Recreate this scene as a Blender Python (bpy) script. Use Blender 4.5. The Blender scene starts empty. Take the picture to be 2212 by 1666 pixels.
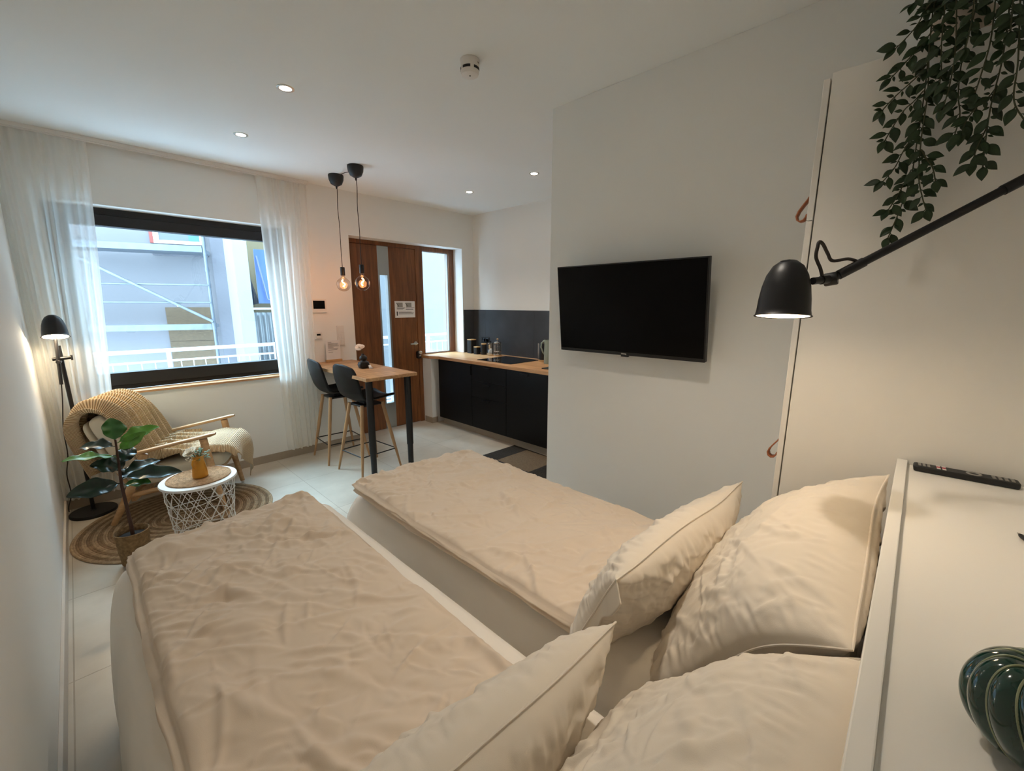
import bpy, math, random
import numpy as np
from mathutils import Vector, Matrix, noise as NZ
from math import sin, cos, pi, radians as rad, sqrt
random.seed(7)
S = bpy.context.scene
COL = S.collection
V = Vector

# ------------------------------------------------------------------ materials
M = {}
def newmat(name):
    m = bpy.data.materials.new(name); m.use_nodes = True
    M[name] = m
    nt = m.node_tree
    return m, nt, nt.nodes, nt.links, nt.nodes['Principled BSDF']

def srgb(r, g, b):
    f = lambda c: c/12.92 if c <= .04045 else ((c+.055)/1.055)**2.4
    return (f(r/255), f(g/255), f(b/255), 1)

def mat(name, c, rough=.6, metal=0, bump=0, scale=60, var=0, vscale=8, spec=.5, coat=0, stretch=None, sheen=0, coord='Object', detail=4):
    m, nt, N, L, P = newmat(name)
    P.inputs['Roughness'].default_value = rough
    P.inputs['Metallic'].default_value = metal
    P.inputs['Specular IOR Level'].default_value = spec
    P.inputs['Coat Weight'].default_value = coat
    P.inputs['Sheen Weight'].default_value = sheen
    tc = N.new('ShaderNodeTexCoord'); src = tc.outputs[coord]
    if stretch:
        mp = N.new('ShaderNodeMapping'); mp.inputs['Scale'].default_value = stretch
        L.new(src, mp.inputs['Vector']); src = mp.outputs['Vector']
    n = N.new('ShaderNodeTexNoise'); n.inputs['Scale'].default_value = vscale; n.inputs['Detail'].default_value = detail
    L.new(src, n.inputs['Vector'])
    r = N.new('ShaderNodeValToRGB')
    k = 1-var
    r.color_ramp.elements[0].color = (c[0]*k, c[1]*k, c[2]*k, 1)
    k = 1+var*.6
    r.color_ramp.elements[1].color = (min(1, c[0]*k), min(1, c[1]*k), min(1, c[2]*k), 1)
    r.color_ramp.elements[0].position = .3; r.color_ramp.elements[1].position = .7
    L.new(n.outputs['Fac'], r.inputs['Fac']); L.new(r.outputs['Color'], P.inputs['Base Color'])
    if bump:
        b = N.new('ShaderNodeTexNoise'); b.inputs['Scale'].default_value = scale; b.inputs['Detail'].default_value = 5
        L.new(src, b.inputs['Vector'])
        bp = N.new('ShaderNodeBump'); bp.inputs['Strength'].default_value = bump; bp.inputs['Distance'].default_value = .004
        L.new(b.outputs['Fac'], bp.inputs['Height']); L.new(bp.outputs['Normal'], P.inputs['Normal'])
    return m

def wood(name, c1, c2, axis='x', rough=.5, scale=1.0, planks=None):
    m, nt, N, L, P = newmat(name)
    P.inputs['Roughness'].default_value = rough
    tc = N.new('ShaderNodeTexCoord'); mp = N.new('ShaderNodeMapping')
    s = {'x': (1.2, 14, 14), 'y': (14, 1.2, 14), 'z': (14, 14, 1.2)}[axis]
    mp.inputs['Scale'].default_value = [q*scale for q in s]
    L.new(tc.outputs['Object'], mp.inputs['Vector'])
    n = N.new('ShaderNodeTexNoise'); n.inputs['Scale'].default_value = 2.2; n.inputs['Detail'].default_value = 7; n.inputs['Roughness'].default_value = .65; n.inputs['Distortion'].default_value = .6
    L.new(mp.outputs['Vector'], n.inputs['Vector'])
    r = N.new('ShaderNodeValToRGB')
    r.color_ramp.elements[0].color = c1; r.color_ramp.elements[1].color = c2
    r.color_ramp.elements[0].position = .33; r.color_ramp.elements[1].position = .68
    L.new(n.outputs['Fac'], r.inputs['Fac'])
    col = r.outputs['Color']
    if planks:  # staves: cells stretched along the grain, each with its own tone
        mp2 = N.new('ShaderNodeMapping'); mp2.inputs['Scale'].default_value = planks
        L.new(tc.outputs['Object'], mp2.inputs['Vector'])
        w = N.new('ShaderNodeTexBrick'); w.inputs['Scale'].default_value = 1; w.inputs['Mortar Size'].default_value = .004
        w.inputs['Brick Width'].default_value = 1; w.inputs['Row Height'].default_value = .12
        w.inputs['Color1'].default_value = (.62, .62, .62, 1); w.inputs['Color2'].default_value = (1, 1, 1, 1); w.inputs['Mortar'].default_value = (.5, .5, .5, 1)
        L.new(mp2.outputs['Vector'], w.inputs['Vector'])
        mx = N.new('ShaderNodeMixRGB'); mx.blend_type = 'MULTIPLY'; mx.inputs['Fac'].default_value = .8
        L.new(col, mx.inputs['Color1']); L.new(w.outputs['Color'], mx.inputs['Color2']); col = mx.outputs['Color']
    L.new(col, P.inputs['Base Color'])
    bp = N.new('ShaderNodeBump'); bp.inputs['Strength'].default_value = .08; bp.inputs['Distance'].default_value = .003
    L.new(n.outputs['Fac'], bp.inputs['Height']); L.new(bp.outputs['Normal'], P.inputs['Normal'])
    return m

def cloth(name, c, weave=900, bump=.25, wr=0, wscale=14, rough=.9, sheen=.15, var=.04):
    m, nt, N, L, P = newmat(name)
    P.inputs['Roughness'].default_value = rough; P.inputs['Sheen Weight'].default_value = sheen
    P.inputs['Specular IOR Level'].default_value = .2
    tc = N.new('ShaderNodeTexCoord')
    n = N.new('ShaderNodeTexNoise'); n.inputs['Scale'].default_value = 5; n.inputs['Detail'].default_value = 6
    L.new(tc.outputs['Object'], n.inputs['Vector'])
    r = N.new('ShaderNodeValToRGB')
    r.color_ramp.elements[0].color = tuple(q*(1-var) for q in c[:3])+(1,); r.color_ramp.elements[1].color = tuple(min(1, q*(1+var)) for q in c[:3])+(1,)
    L.new(n.outputs['Fac'], r.inputs['Fac']); L.new(r.outputs['Color'], P.inputs['Base Color'])
    w = N.new('ShaderNodeTexNoise'); w.inputs['Scale'].default_value = weave; w.inputs['Detail'].default_value = 1
    L.new(tc.outputs['Object'], w.inputs['Vector'])
    b1 = N.new('ShaderNodeBump'); b1.inputs['Strength'].default_value = bump; b1.inputs['Distance'].default_value = .0006
    L.new(w.outputs['Fac'], b1.inputs['Height'])
    nrm = b1.outputs['Normal']
    if wr:
        n2 = N.new('ShaderNodeTexNoise'); n2.inputs['Scale'].default_value = wscale; n2.inputs['Detail'].default_value = 4; n2.inputs['Distortion'].default_value = 1.2
        n2.noise_type = 'RIDGED_MULTIFRACTAL'
        L.new(tc.outputs['Object'], n2.inputs['Vector'])
        b2 = N.new('ShaderNodeBump'); b2.inputs['Strength'].default_value = wr; b2.inputs['Distance'].default_value = .004
        L.new(n2.outputs['Fac'], b2.inputs['Height']); L.new(nrm, b2.inputs['Normal']); nrm = b2.outputs['Normal']
    L.new(nrm, P.inputs['Normal'])
    return m

def glow(name, c, s):
    m, nt, N, L, P = newmat(name)
    P.inputs['Base Color'].default_value = c; P.inputs['Emission Color'].default_value = c; P.inputs['Emission Strength'].default_value = s
    return m

def glass(name, tint=(1, 1, 1, 1), refl=.06, rough=.0):
    m, nt, N, L, P = newmat(name); N.remove(P)
    o = N['Material Output']; t = N.new('ShaderNodeBsdfTransparent'); t.inputs['Color'].default_value = tint
    g = N.new('ShaderNodeBsdfGlossy'); g.inputs['Roughness'].default_value = rough
    lw = N.new('ShaderNodeFresnel'); ge = N.new('ShaderNodeNewGeometry'); mr = N.new('ShaderNodeMapRange')
    mr.inputs['To Min'].default_value = 1.45; mr.inputs['To Max'].default_value = 1/1.45   # same reflectance from both faces
    L.new(ge.outputs['Backfacing'], mr.inputs['Value']); L.new(mr.outputs['Result'], lw.inputs['IOR'])
    mx = N.new('ShaderNodeMixShader'); L.new(lw.outputs['Fac'], mx.inputs['Fac'])
    L.new(t.outputs[0], mx.inputs[1]); L.new(g.outputs[0], mx.inputs[2]); L.new(mx.outputs[0], o.inputs['Surface'])
    return m

def sheer(name, c, trans=.3, weave=700):
    m, nt, N, L, P = newmat(name); N.remove(P)
    o = N['Material Output']
    d = N.new('ShaderNodeBsdfDiffuse'); d.inputs['Color'].default_value = c
    tl = N.new('ShaderNodeBsdfTranslucent'); tl.inputs['Color'].default_value = c
    m1 = N.new('ShaderNodeMixShader'); m1.inputs['Fac'].default_value = .58
    L.new(d.outputs[0], m1.inputs[1]); L.new(tl.outputs[0], m1.inputs[2])
    tr = N.new('ShaderNodeBsdfTransparent')
    tc = N.new('ShaderNodeTexCoord'); n = N.new('ShaderNodeTexNoise'); n.inputs['Scale'].default_value = 3; n.inputs['Detail'].default_value = 3
    mp = N.new('ShaderNodeMapping'); mp.inputs['Scale'].default_value = (20, 20, 1)
    L.new(tc.outputs['Object'], mp.inputs['Vector']); L.new(mp.outputs['Vector'], n.inputs['Vector'])
    mr = N.new('ShaderNodeMapRange'); mr.inputs['To Min'].default_value = trans; mr.inputs['To Max'].default_value = trans+.005
    L.new(n.outputs['Fac'], mr.inputs['Value'])
    m2 = N.new('ShaderNodeMixShader'); L.new(mr.outputs['Result'], m2.inputs['Fac'])
    L.new(m1.outputs[0], m2.inputs[1]); L.new(tr.outputs[0], m2.inputs[2]); L.new(m2.outputs[0], o.inputs['Surface'])
    return m

mat('wall', srgb(236, 236, 232), .85, bump=.05, scale=220, var=.012, vscale=1.5, spec=.25)
mat('ceiling', srgb(238, 241, 240), .9, bump=.03, scale=220, var=.01, vscale=1.5, spec=.2)
mat('white_lacquer', srgb(232, 229, 223), .38, var=.008, vscale=2)
mat('white_plastic', srgb(228, 224, 218), .4, var=.01)
mat('grey_plastic', srgb(150, 146, 140), .5)
mat('black_frame', srgb(29, 29, 31), .55, bump=.05, scale=400)
mat('black_metal', srgb(22, 22, 24), .42, bump=.03, scale=500, spec=.4)
mat('black_matte', srgb(20, 20, 22), .5)
mat('cabinet_black', srgb(13, 14, 16), .5, spec=.2, var=.05)
mat('screen', srgb(4, 4, 5), .2, spec=.12)
mat('hob_glass', srgb(8, 8, 9), .06, spec=.6)
mat('steel', srgb(200, 198, 194), .22, metal=1)
mat('brushed', srgb(188, 186, 180), .38, metal=1, bump=.05, scale=300)
mat('inlay', srgb(168, 170, 168), .32, metal=.85, bump=.02, scale=500)
mat('black_leather', srgb(12, 13, 14), .45, bump=.2, scale=260, spec=.25)
mat('tan_leather', srgb(160, 92, 55), .55, bump=.2, scale=200, var=.15)
mat('oak_leg', srgb(176, 138, 98), .5, var=.18, vscale=6, stretch=(6, 6, .6), bump=.04, scale=60)
wood('oak_top', srgb(165, 118, 76), srgb(214, 169, 120), 'y', .42, 1, planks=(1.6, 1, 1))
wood('worktop', srgb(176, 124, 78), srgb(214, 166, 116), 'y', .38, 1)
wood('door_oak', srgb(92, 54, 27), srgb(138, 86, 46), 'z', .45, .8)
wood('chair_oak', srgb(178, 136, 92), srgb(212, 172, 126), 'x', .5, 1)
wood('sill_oak', srgb(176, 126, 82), srgb(210, 164, 116), 'x', .45, 1)
mat('bamboo', srgb(196, 152, 100), .5, var=.1, vscale=12)
mat('slate', srgb(64, 66, 70), .42, var=.28, vscale=3.2, bump=.06, scale=40, spec=.4, detail=8)
mat('grey_base', srgb(166, 153, 136), .55, var=.06, vscale=5, bump=.03)
mat('left_base', srgb(205, 196, 184), .5, var=.04, vscale=5)
cloth('sheet', srgb(240, 233, 222), 900, .15, .10, 6)
cloth('duvet', srgb(219, 202, 182), 800, .3, .4, 10)
cloth('pillow', srgb(218, 208, 193), 800, .3, .45, 13)
cloth('bed_base', srgb(176, 160, 142), 500, .3)
cloth('chair_fabric', srgb(206, 194, 172), 500, .4, .05, 8)
mat('jute', srgb(172, 148, 118), .95, bump=.9, scale=140, var=.3, vscale=45, spec=.1)
mat('jute_grey', srgb(138, 114, 88), .95, bump=.9, scale=140, var=.3, vscale=45, spec=.1)
mat('seagrass', srgb(182, 150, 116), .9, bump=.8, scale=120, var=.35, vscale=70, spec=.1)
mat('basket', srgb(140, 112, 80), .9, bump=.9, scale=120, var=.35, vscale=60, spec=.1)
mat('soil', srgb(30, 27, 26), 1, bump=1, scale=90)
mat('trunk', srgb(74, 48, 36), .8, bump=.5, scale=80, var=.2)
mat('mustard', srgb(206, 142, 38), .5, bump=.15, scale=60, var=.06)
mat('petal', srgb(238, 230, 212), .8, var=.06, vscale=30)
mat('petal_pink', srgb(232, 216, 200), .8, var=.06, vscale=30)
mat('sprig', srgb(104, 138, 108), .7, var=.25, vscale=30)
mat('stem', srgb(70, 92, 52), .7)
mat('vine_leaf', srgb(31, 54, 23), .45, var=.3, vscale=25, spec=.5)
mat('vine_stem', srgb(64, 68, 44), .7)
mat('plant_pot', srgb(190, 176, 160), .7, bump=.1)
mat('green_glaze', srgb(22, 62, 52), .12, var=.35, vscale=14, coat=.6)
mat('glaze_ridge', srgb(150, 156, 124), .3, var=.2, vscale=20)
mat('sage', srgb(138, 148, 134), .45, var=.03)
mat('paper', srgb(232, 230, 228), .8, var=.01)
mat('ink', srgb(110, 110, 112), .9)
mat('ink_dark', srgb(60, 60, 62), .9)
mat('red_key', srgb(190, 30, 60), .5)
mat('blue_key', srgb(40, 60, 150), .5)
mat('cord', srgb(44, 38, 35), .7)
mat('mat_tan', srgb(118, 100, 78), .95, bump=.9, scale=160, var=.25, vscale=80)
mat('mat_dark', srgb(62, 58, 54), .95, bump=.5, scale=200, var=.2, vscale=60)
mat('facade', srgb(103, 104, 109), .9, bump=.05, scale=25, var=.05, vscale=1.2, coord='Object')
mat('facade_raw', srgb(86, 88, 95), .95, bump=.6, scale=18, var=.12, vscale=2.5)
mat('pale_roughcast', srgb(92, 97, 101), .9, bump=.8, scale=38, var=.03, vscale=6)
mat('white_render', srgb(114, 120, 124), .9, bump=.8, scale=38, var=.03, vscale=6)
mat('galvanised', srgb(92, 101, 111), .45, metal=.4, bump=.1, scale=60, var=.15, vscale=12)
mat('railing_white', srgb(160, 164, 168), .45)
mat('osb', srgb(84, 71, 54), .8, bump=.3, scale=70, var=.32, vscale=26, stretch=(1, 1, 2.4))
mat('yard', srgb(228, 234, 240), .9, var=.08, vscale=2)
mat('window_grey', srgb(68, 80, 96), .25)
mat('pane_blue', srgb(32, 91, 131), .25)
mat('red_trim', srgb(122, 57, 52), .7)
mat('blue_cloth', srgb(47, 75, 119), .8, var=.05)
mat('dark_net', srgb(49, 60, 75), .9, var=.2, vscale=30)
mat('yellow_wall', srgb(114, 106, 82), .9)
mat('corrugated', srgb(86, 93, 98), .5, metal=.3, var=.1)
sheer('curtain', srgb(250, 249, 245), .30)
glass('glass'); glass('smoke_glass', (.86, .80, .74, 1)); glass('jar_glass', (.94, .94, .92, 1))
glow('bulb_warm', (1, .80, .55, 1), 14); glow('spot_disc', (1, .86, .68, 1), 25); glow('filament', (1, .42, .12, 1), 28)

def fig_mat(name, c, under, vein):
    m, nt, N, L, P = newmat(name)
    P.inputs['Roughness'].default_value = .3
    tc = N.new('ShaderNodeTexCoord'); n = N.new('ShaderNodeTexNoise'); n.inputs['Scale'].default_value = 18
    L.new(tc.outputs['Object'], n.inputs['Vector'])
    r = N.new('ShaderNodeValToRGB'); r.color_ramp.elements[0].color = c; r.color_ramp.elements[1].color = vein
    r.color_ramp.elements[0].position = .45; r.color_ramp.elements[1].position = .85
    L.new(n.outputs['Fac'], r.inputs['Fac'])
    g = N.new('ShaderNodeNewGeometry'); mx = N.new('ShaderNodeMixRGB'); mx.inputs['Color2'].default_value = under
    L.new(r.outputs['Color'], mx.inputs['Color1']); L.new(g.outputs['Backfacing'], mx.inputs['Fac']); L.new(mx.outputs['Color'], P.inputs['Base Color'])
    return m
fig_mat('fig_dark', srgb(16, 40, 30), srgb(58, 92, 60), srgb(34, 62, 46))
fig_mat('fig_green', srgb(44, 92, 38), srgb(96, 140, 66), srgb(70, 120, 50))
fig_mat('fig_light', srgb(84, 138, 44), srgb(120, 165, 70), srgb(110, 158, 62))

def tile_mat():
    m, nt, N, L, P = newmat('floor_tile')
    P.inputs['Roughness'].default_value = .34; P.inputs['Specular IOR Level'].default_value = .45
    g = N.new('ShaderNodeNewGeometry')
    sb = N.new('ShaderNodeVectorMath'); sb.operation = 'SUBTRACT'; sb.inputs[1].default_value = (1.285, 3.916, 0)
    L.new(g.outputs['Position'], sb.inputs[0])
    b = N.new('ShaderNodeTexBrick'); b.offset = 0; b.inputs['Scale'].default_value = 1
    b.inputs['Brick Width'].default_value = .745; b.inputs['Row Height'].default_value = .745; b.inputs['Mortar Size'].default_value = .003; b.inputs['Mortar Smooth'].default_value = .2
    b.inputs['Color1'].default_value = srgb(192, 182, 166); b.inputs['Color2'].default_value = srgb(198, 188, 172); b.inputs['Mortar'].default_value = srgb(168, 156, 138)
    L.new(sb.outputs[0], b.inputs['Vector'])
    n = N.new('ShaderNodeTexNoise'); n.inputs['Scale'].default_value = 2.2; n.inputs['Detail'].default_value = 8; n.inputs['Roughness'].default_value = .6
    L.new(g.outputs['Position'], n.inputs['Vector'])
    r = N.new('ShaderNodeValToRGB'); r.color_ramp.elements[0].color = (.84, .83, .82, 1); r.color_ramp.elements[1].color = (1.03, 1.03, 1.03, 1)
    r.color_ramp.elements[0].position = .35; r.color_ramp.elements[1].position = .65
    L.new(n.outputs['Fac'], r.inputs['Fac'])
    mx = N.new('ShaderNodeMixRGB'); mx.blend_type = 'MULTIPLY'; mx.inputs['Fac'].default_value = 1
    L.new(b.outputs['Color'], mx.inputs['Color1']); L.new(r.outputs['Color'], mx.inputs['Color2']); L.new(mx.outputs['Color'], P.inputs['Base Color'])
    bp = N.new('ShaderNodeBump'); bp.inputs['Strength'].default_value = .4; bp.inputs['Distance'].default_value = .002; bp.invert = True
    L.new(b.outputs['Fac'], bp.inputs['Height']); L.new(bp.outputs['Normal'], P.inputs['Normal'])
tile_mat()

def knit_mat():
    m, nt, N, L, P = newmat('knit')
    P.inputs['Roughness'].default_value = .95; P.inputs['Sheen Weight'].default_value = .2; P.inputs['Specular IOR Level'].default_value = .1
    uv = N.new('ShaderNodeUVMap')
    w = N.new('ShaderNodeTexWave'); w.wave_type = 'BANDS'; w.bands_direction = 'X'; w.inputs['Scale'].default_value = 15; w.inputs['Distortion'].default_value = .3; w.inputs['Detail'].default_value = 1
    L.new(uv.outputs['UV'], w.inputs['Vector'])
    r = N.new('ShaderNodeValToRGB'); r.color_ramp.elements[0].color = srgb(158, 126, 88); r.color_ramp.elements[1].color = srgb(216, 192, 156)
    r.color_ramp.elements[0].position = .15; r.color_ramp.elements[1].position = .75
    L.new(w.outputs['Fac'], r.inputs['Fac']); L.new(r.outputs['Color'], P.inputs['Base Color'])
    bp = N.new('ShaderNodeBump'); bp.inputs['Strength'].default_value = .8; bp.inputs['Distance'].default_value = .004
    L.new(w.outputs['Fac'], bp.inputs['Height']); L.new(bp.outputs['Normal'], P.inputs['Normal'])
knit_mat()

# ------------------------------------------------------------------ mesh building
class MB:
    def __init__(s): s.v = []; s.f = []; s.uv = None
    def add(s, vs, fs):
        o = len(s.v); s.v += [tuple(p) for p in vs]; s.f += [tuple(i+o for i in f) for f in fs]; return s
    def box(s, x0, x1, y0, y1, z0, z1):
        return s.add([(x0, y0, z0), (x1, y0, z0), (x1, y1, z0), (x0, y1, z0), (x0, y0, z1), (x1, y0, z1), (x1, y1, z1), (x0, y1, z1)],
                     [(3, 2, 1, 0), (4, 5, 6, 7), (0, 1, 5, 4), (1, 2, 6, 5), (2, 3, 7, 6), (3, 0, 4, 7)])
    def prism(s, poly, z0, z1, ax='z'):
        n = len(poly)
        def p(a, b, h): return {'z': (a, b, h), 'x': (h, a, b), 'y': (a, h, b)}[ax]
        vs = [p(a, b, z0) for a, b in poly]+[p(a, b, z1) for a, b in poly]
        fs = [tuple(range(n))[::-1], tuple(range(n, 2*n))]+[(i, (i+1) % n, n+(i+1) % n, n+i) for i in range(n)]
        return s.add(vs, fs)
    def grid(s, fn, nu, nv, cu=False, cv=False):
        o = len(s.v)
        for i in range(nu):
            for j in range(nv):
                s.v.append(tuple(fn(i/(nu if cu else nu-1), j/(nv if cv else nv-1))))
        for i in range(nu if cu else nu-1):
            for j in range(nv if cv else nv-1):
                a = o+i*nv+j; b = o+((i+1) % nu)*nv+j; c = o+((i+1) % nu)*nv+(j+1) % nv; d = o+i*nv+(j+1) % nv
                s.f.append((a, b, c, d))
        return s
    def tube(s, pts, r, n=10, caps=True, closed=False):
        pts = [V(p) for p in pts]; k = len(pts)
        rs = r if isinstance(r, (list, tuple)) else [r]*k
        o = len(s.v); up = None
        for i, p in enumerate(pts):
            if closed: t = pts[(i+1) % k]-pts[i-1]
            else: t = pts[min(i+1, k-1)]-pts[max(i-1, 0)]
            t.normalize()
            if up is None:
                a = V((0, 0, 1)) if abs(t.z) < .9 else V((1, 0, 0))
                up = (a-t*a.dot(t)).normalized()
            else:
                up = up-t*up.dot(t)
                up = up.normalized() if up.length > 1e-6 else t.orthogonal().normalized()
            w = t.cross(up)
            for j in range(n):
                a = 2*pi*j/n; s.v.append(tuple(p+(up*cos(a)+w*sin(a))*rs[i]))
        for i in range(k if closed else k-1):
            for j in range(n):
                a = o+i*n+j; b = o+i*n+(j+1) % n; c = o+((i+1) % k)*n+(j+1) % n; d = o+((i+1) % k)*n+j
                s.f.append((a, b, c, d))
        if caps and not closed:
            s.f.append(tuple(range(o, o+n))[::-1]); s.f.append(tuple(range(o+(k-1)*n, o+k*n)))
        return s
    def lathe(s, prof, c=(0, 0, 0), n=32, mtx=None, cap=True):
        o = len(s.v); k = len(prof)
        for r, z in prof:
            for j in range(n):
                a = 2*pi*j/n; p = V((r*cos(a), r*sin(a), z))
                if mtx: p = mtx @ p
                s.v.append(tuple(p+V(c)))
        for i in range(k-1):
            for j in range(n):
                s.f.append((o+i*n+j, o+i*n+(j+1) % n, o+(i+1)*n+(j+1) % n, o+(i+1)*n+j))
        if cap:
            if prof[0][0] > 1e-5: s.f.append(tuple(range(o, o+n))[::-1])
            if prof[-1][0] > 1e-5: s.f.append(tuple(range(o+(k-1)*n, o+k*n)))
        return s
    def xf(s, m): s.v = [tuple(m @ V(p)) for p in s.v]; return s

def obj(name, mb, m, parent=None, smooth=True, bevel=0, seg=2, angle=40, label=None, subsurf=0, solid=0, fast=False):
    me = bpy.data.meshes.new(name); me.from_pydata(mb.v, [], mb.f)
    if not fast: me.validate()
    me.materials.append(M[m] if isinstance(m, str) else m)
    if mb.uv:
        ul = me.uv_layers.new()
        for lp in me.loops: ul.data[lp.index].uv = mb.uv[lp.vertex_index]
    if smooth:
        me.polygons.foreach_set('use_smooth', [True]*len(me.polygons))
        if angle: me.set_sharp_from_angle(angle=rad(angle))
    o = bpy.data.objects.new(name, me); COL.objects.link(o)
    if parent: o.parent = parent
    if bevel:
        b = o.modifiers.new('bevel', 'BEVEL'); b.width = bevel; b.segments = seg; b.limit_method = 'ANGLE'; b.angle_limit = rad(40); b.harden_normals = False
    if solid:
        d = o.modifiers.new('solid', 'SOLIDIFY'); d.thickness = solid; d.offset = 0
    if subsurf:
        d = o.modifiers.new('sub', 'SUBSURF'); d.levels = d.render_levels = subsurf
    if label: o['label'] = label
    return o
def tag(o, label, cat, group=None, kind=None):
    o['label'] = label; o['category'] = cat
    if group: o['group'] = group
    if kind: o['kind'] = kind
    return o
def thing(name, label, cat, loc=(0, 0, 0), rz=0, group=None):
    o = bpy.data.objects.new(name, None); COL.objects.link(o); o.empty_display_size = .05
    o.location = loc; o.rotation_euler = (0, 0, rz)
    return tag(o, label, cat, group)
def struct(name, mb, m, parent=None, **k):
    o = obj(name, mb, m, parent, **k)
    if not parent: o['kind'] = 'structure'
    return o
def tree_copy(o, parent=None):
    c = o.copy(); COL.objects.link(c)
    if parent: c.parent = parent
    for ch in list(o.children): tree_copy(ch, c)
    return c
def light(name, kind, loc, energy, color=(1, .82, .62), **k):
    l = bpy.data.lights.new(name, kind); l.energy = energy; l.color = color
    for a, b in k.items(): setattr(l, a, b)
    o = bpy.data.objects.new(name, l); COL.objects.link(o); o.location = loc
    return o
def spl(pts, k=6):
    pts = [V(p) for p in pts]; out = []
    for i in range(len(pts)-1):
        p0 = pts[max(0, i-1)]; p1 = pts[i]; p2 = pts[i+1]; p3 = pts[min(len(pts)-1, i+2)]
        for q in range(k):
            f = q/k; out.append(.5*((2*p1)+(-p0+p2)*f+(2*p0-5*p1+4*p2-p3)*f*f+(-p0+3*p1-3*p2+p3)*f**3))
    return out+[pts[-1]]
def rrect(x0, x1, y0, y1, r, n=5):
    out = []
    for cx, cy, a0 in ((x1-r, y1-r, 0), (x0+r, y1-r, 90), (x0+r, y0+r, 180), (x1-r, y0+r, 270)):
        for i in range(n+1):
            a = rad(a0+90*i/n); out.append((cx+r*cos(a), cy+r*sin(a)))
    return out
nz = lambda x, y, z=0: NZ.noise((x, y, z))
def ridge(x, y, f, seed, sharp=6):
    wx = nz(x*f*.6, y*f*.6, seed+9)*.6; wy = nz(x*f*.6, y*f*.6, seed+17)*.6
    n = nz(x*f+wx, y*f+wy, seed)
    return math.exp(-abs(n)*sharp)

def crumple(x, y, f, seed, o=3):
    a = 0; amp = 1
    for k in range(o):
        wx = nz(x*f*.5, y*f*.5, seed+k*7+3)*.9; wy = nz(x*f*.5, y*f*.5, seed+k*7+5)*.9
        n = 1-abs(nz(x*f+wx, y*f+wy, seed+k*11))*2.6
        a += amp*max(0, n)**3; amp *= .5; f *= 1.9
    return a
def wrinkles(X, Y, seed, n, pick, ln, wd, am, curve=1.5):
    # heights of n single creases (a crest with a soft dip beside it) on the points X, Y
    r = random.Random(seed); H = np.zeros_like(X)
    for _ in range(n):
        cx, cy, th = pick(r); L_ = r.uniform(*ln); w = r.uniform(*wd); a = r.uniform(*am)*(1 if r.random() < .8 else -.7)
        dx = X-cx; dy = Y-cy
        t = (dx*cos(th)+dy*sin(th))/L_; d = -dx*sin(th)+dy*cos(th)
        k = np.abs(t) < .5; t = t[k]; d = d[k]
        if not len(t): continue
        c1 = r.uniform(-curve, curve)*L_; c2 = r.uniform(-.12, .12)*L_
        d = d+c1*.25*(t*t)*1.0+c2*np.sin(t*5+r.random()*6)*.3
        wl = w*(.6+.8*np.cos(t*pi)**2)
        H[k] += a*np.cos(t*pi)**1.5*(np.exp(-(d/wl)**2)-.55*np.exp(-((d-1.9*wl)/(1.5*wl))**2))
    return H
def linen(x, y, f, seed, o=3, st=.38):
    th = seed*1.3+1.5*nz(x*1.1, y*1.1, seed+2)
    u = x*cos(th)+y*sin(th); v = -x*sin(th)+y*cos(th)
    return crumple(u*st, v*1.25, f, seed+20, o)
def crease(x, y, f, seed, sh=20):
    wx = nz(x*f*.45, y*f*.45, seed+9)*.8; wy = nz(x*f*.45, y*f*.45, seed+17)*.8
    n = nz(x*f+wx, y*f+wy, seed)
    m = max(0, .15+nz(x*f*.5, y*f*.5, seed+31)*1.5)
    return math.exp(-abs(n)*sh)*min(1, m)
# ------------------------------------------------------------------ room
XL, XK, YN, YS, ZC = -.235, 4.036, 4.663, -.29, 2.81
XT, YT = 2.276, 1.843           # television wall: face and end
YF = 4.85                       # plane of the front door
struct('floor', MB().box(XL-.3, XK+.3, YS-.3, YN+.4, -.15, 0), 'floor_tile', smooth=False)
struct('ceiling', MB().box(XL-.3, XK+.3, YS-.3, YN+.4, ZC, ZC+.2), 'ceiling', smooth=False)
struct('wall_left', MB().box(XL-.3, XL, YS-.3, YN+.4, 0, ZC), 'wall', smooth=False)
struct('wall_back', MB().box(XL, XK+.3, YS-.3, YS, 0, ZC), 'wall', smooth=False)
struct('wall_kitchen', MB().box(XK, XK+.3, YS, YN+.4, 0, ZC), 'wall', smooth=False)
struct('wall_television', MB().box(XT, XK, YS, YT, 0, ZC), 'wall', smooth=False, bevel=.002)
WX0, WX1, WZ0, WZ1 = -.05, 1.585, .868, 2.352
DX0, DX1, SX1 = 2.235, 3.262, 3.835
w = MB()
for x0, x1, z0, z1 in ((XL, WX0, 0, ZC), (WX0, WX1, 0, WZ0), (WX0, WX1, WZ1, ZC), (WX1, DX0, 0, ZC), (DX0, SX1, WZ1, ZC), (DX1, SX1, 0, .892), (SX1, XK, 0, ZC)):
    w.box(x0, x1, YN, YN+.36, z0, z1)
struct('wall_window', w, 'wall', smooth=False)
struct('baseboard_left', MB().box(XL, XL+.013, YS, YN-.012, 0, .088), 'left_base', smooth=False, bevel=.002)
struct('baseboard_window', MB().box(XL, DX0-.004, YN-.012, YN, 0, .078), 'grey_base', smooth=False)
struct('baseboard_pier', MB().box(DX1-.012, 3.345, YN-.012, YN, 0, .078).box(DX1-.012, DX1, YN, YF-.03, 0, .078), 'grey_base', smooth=False)

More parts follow.
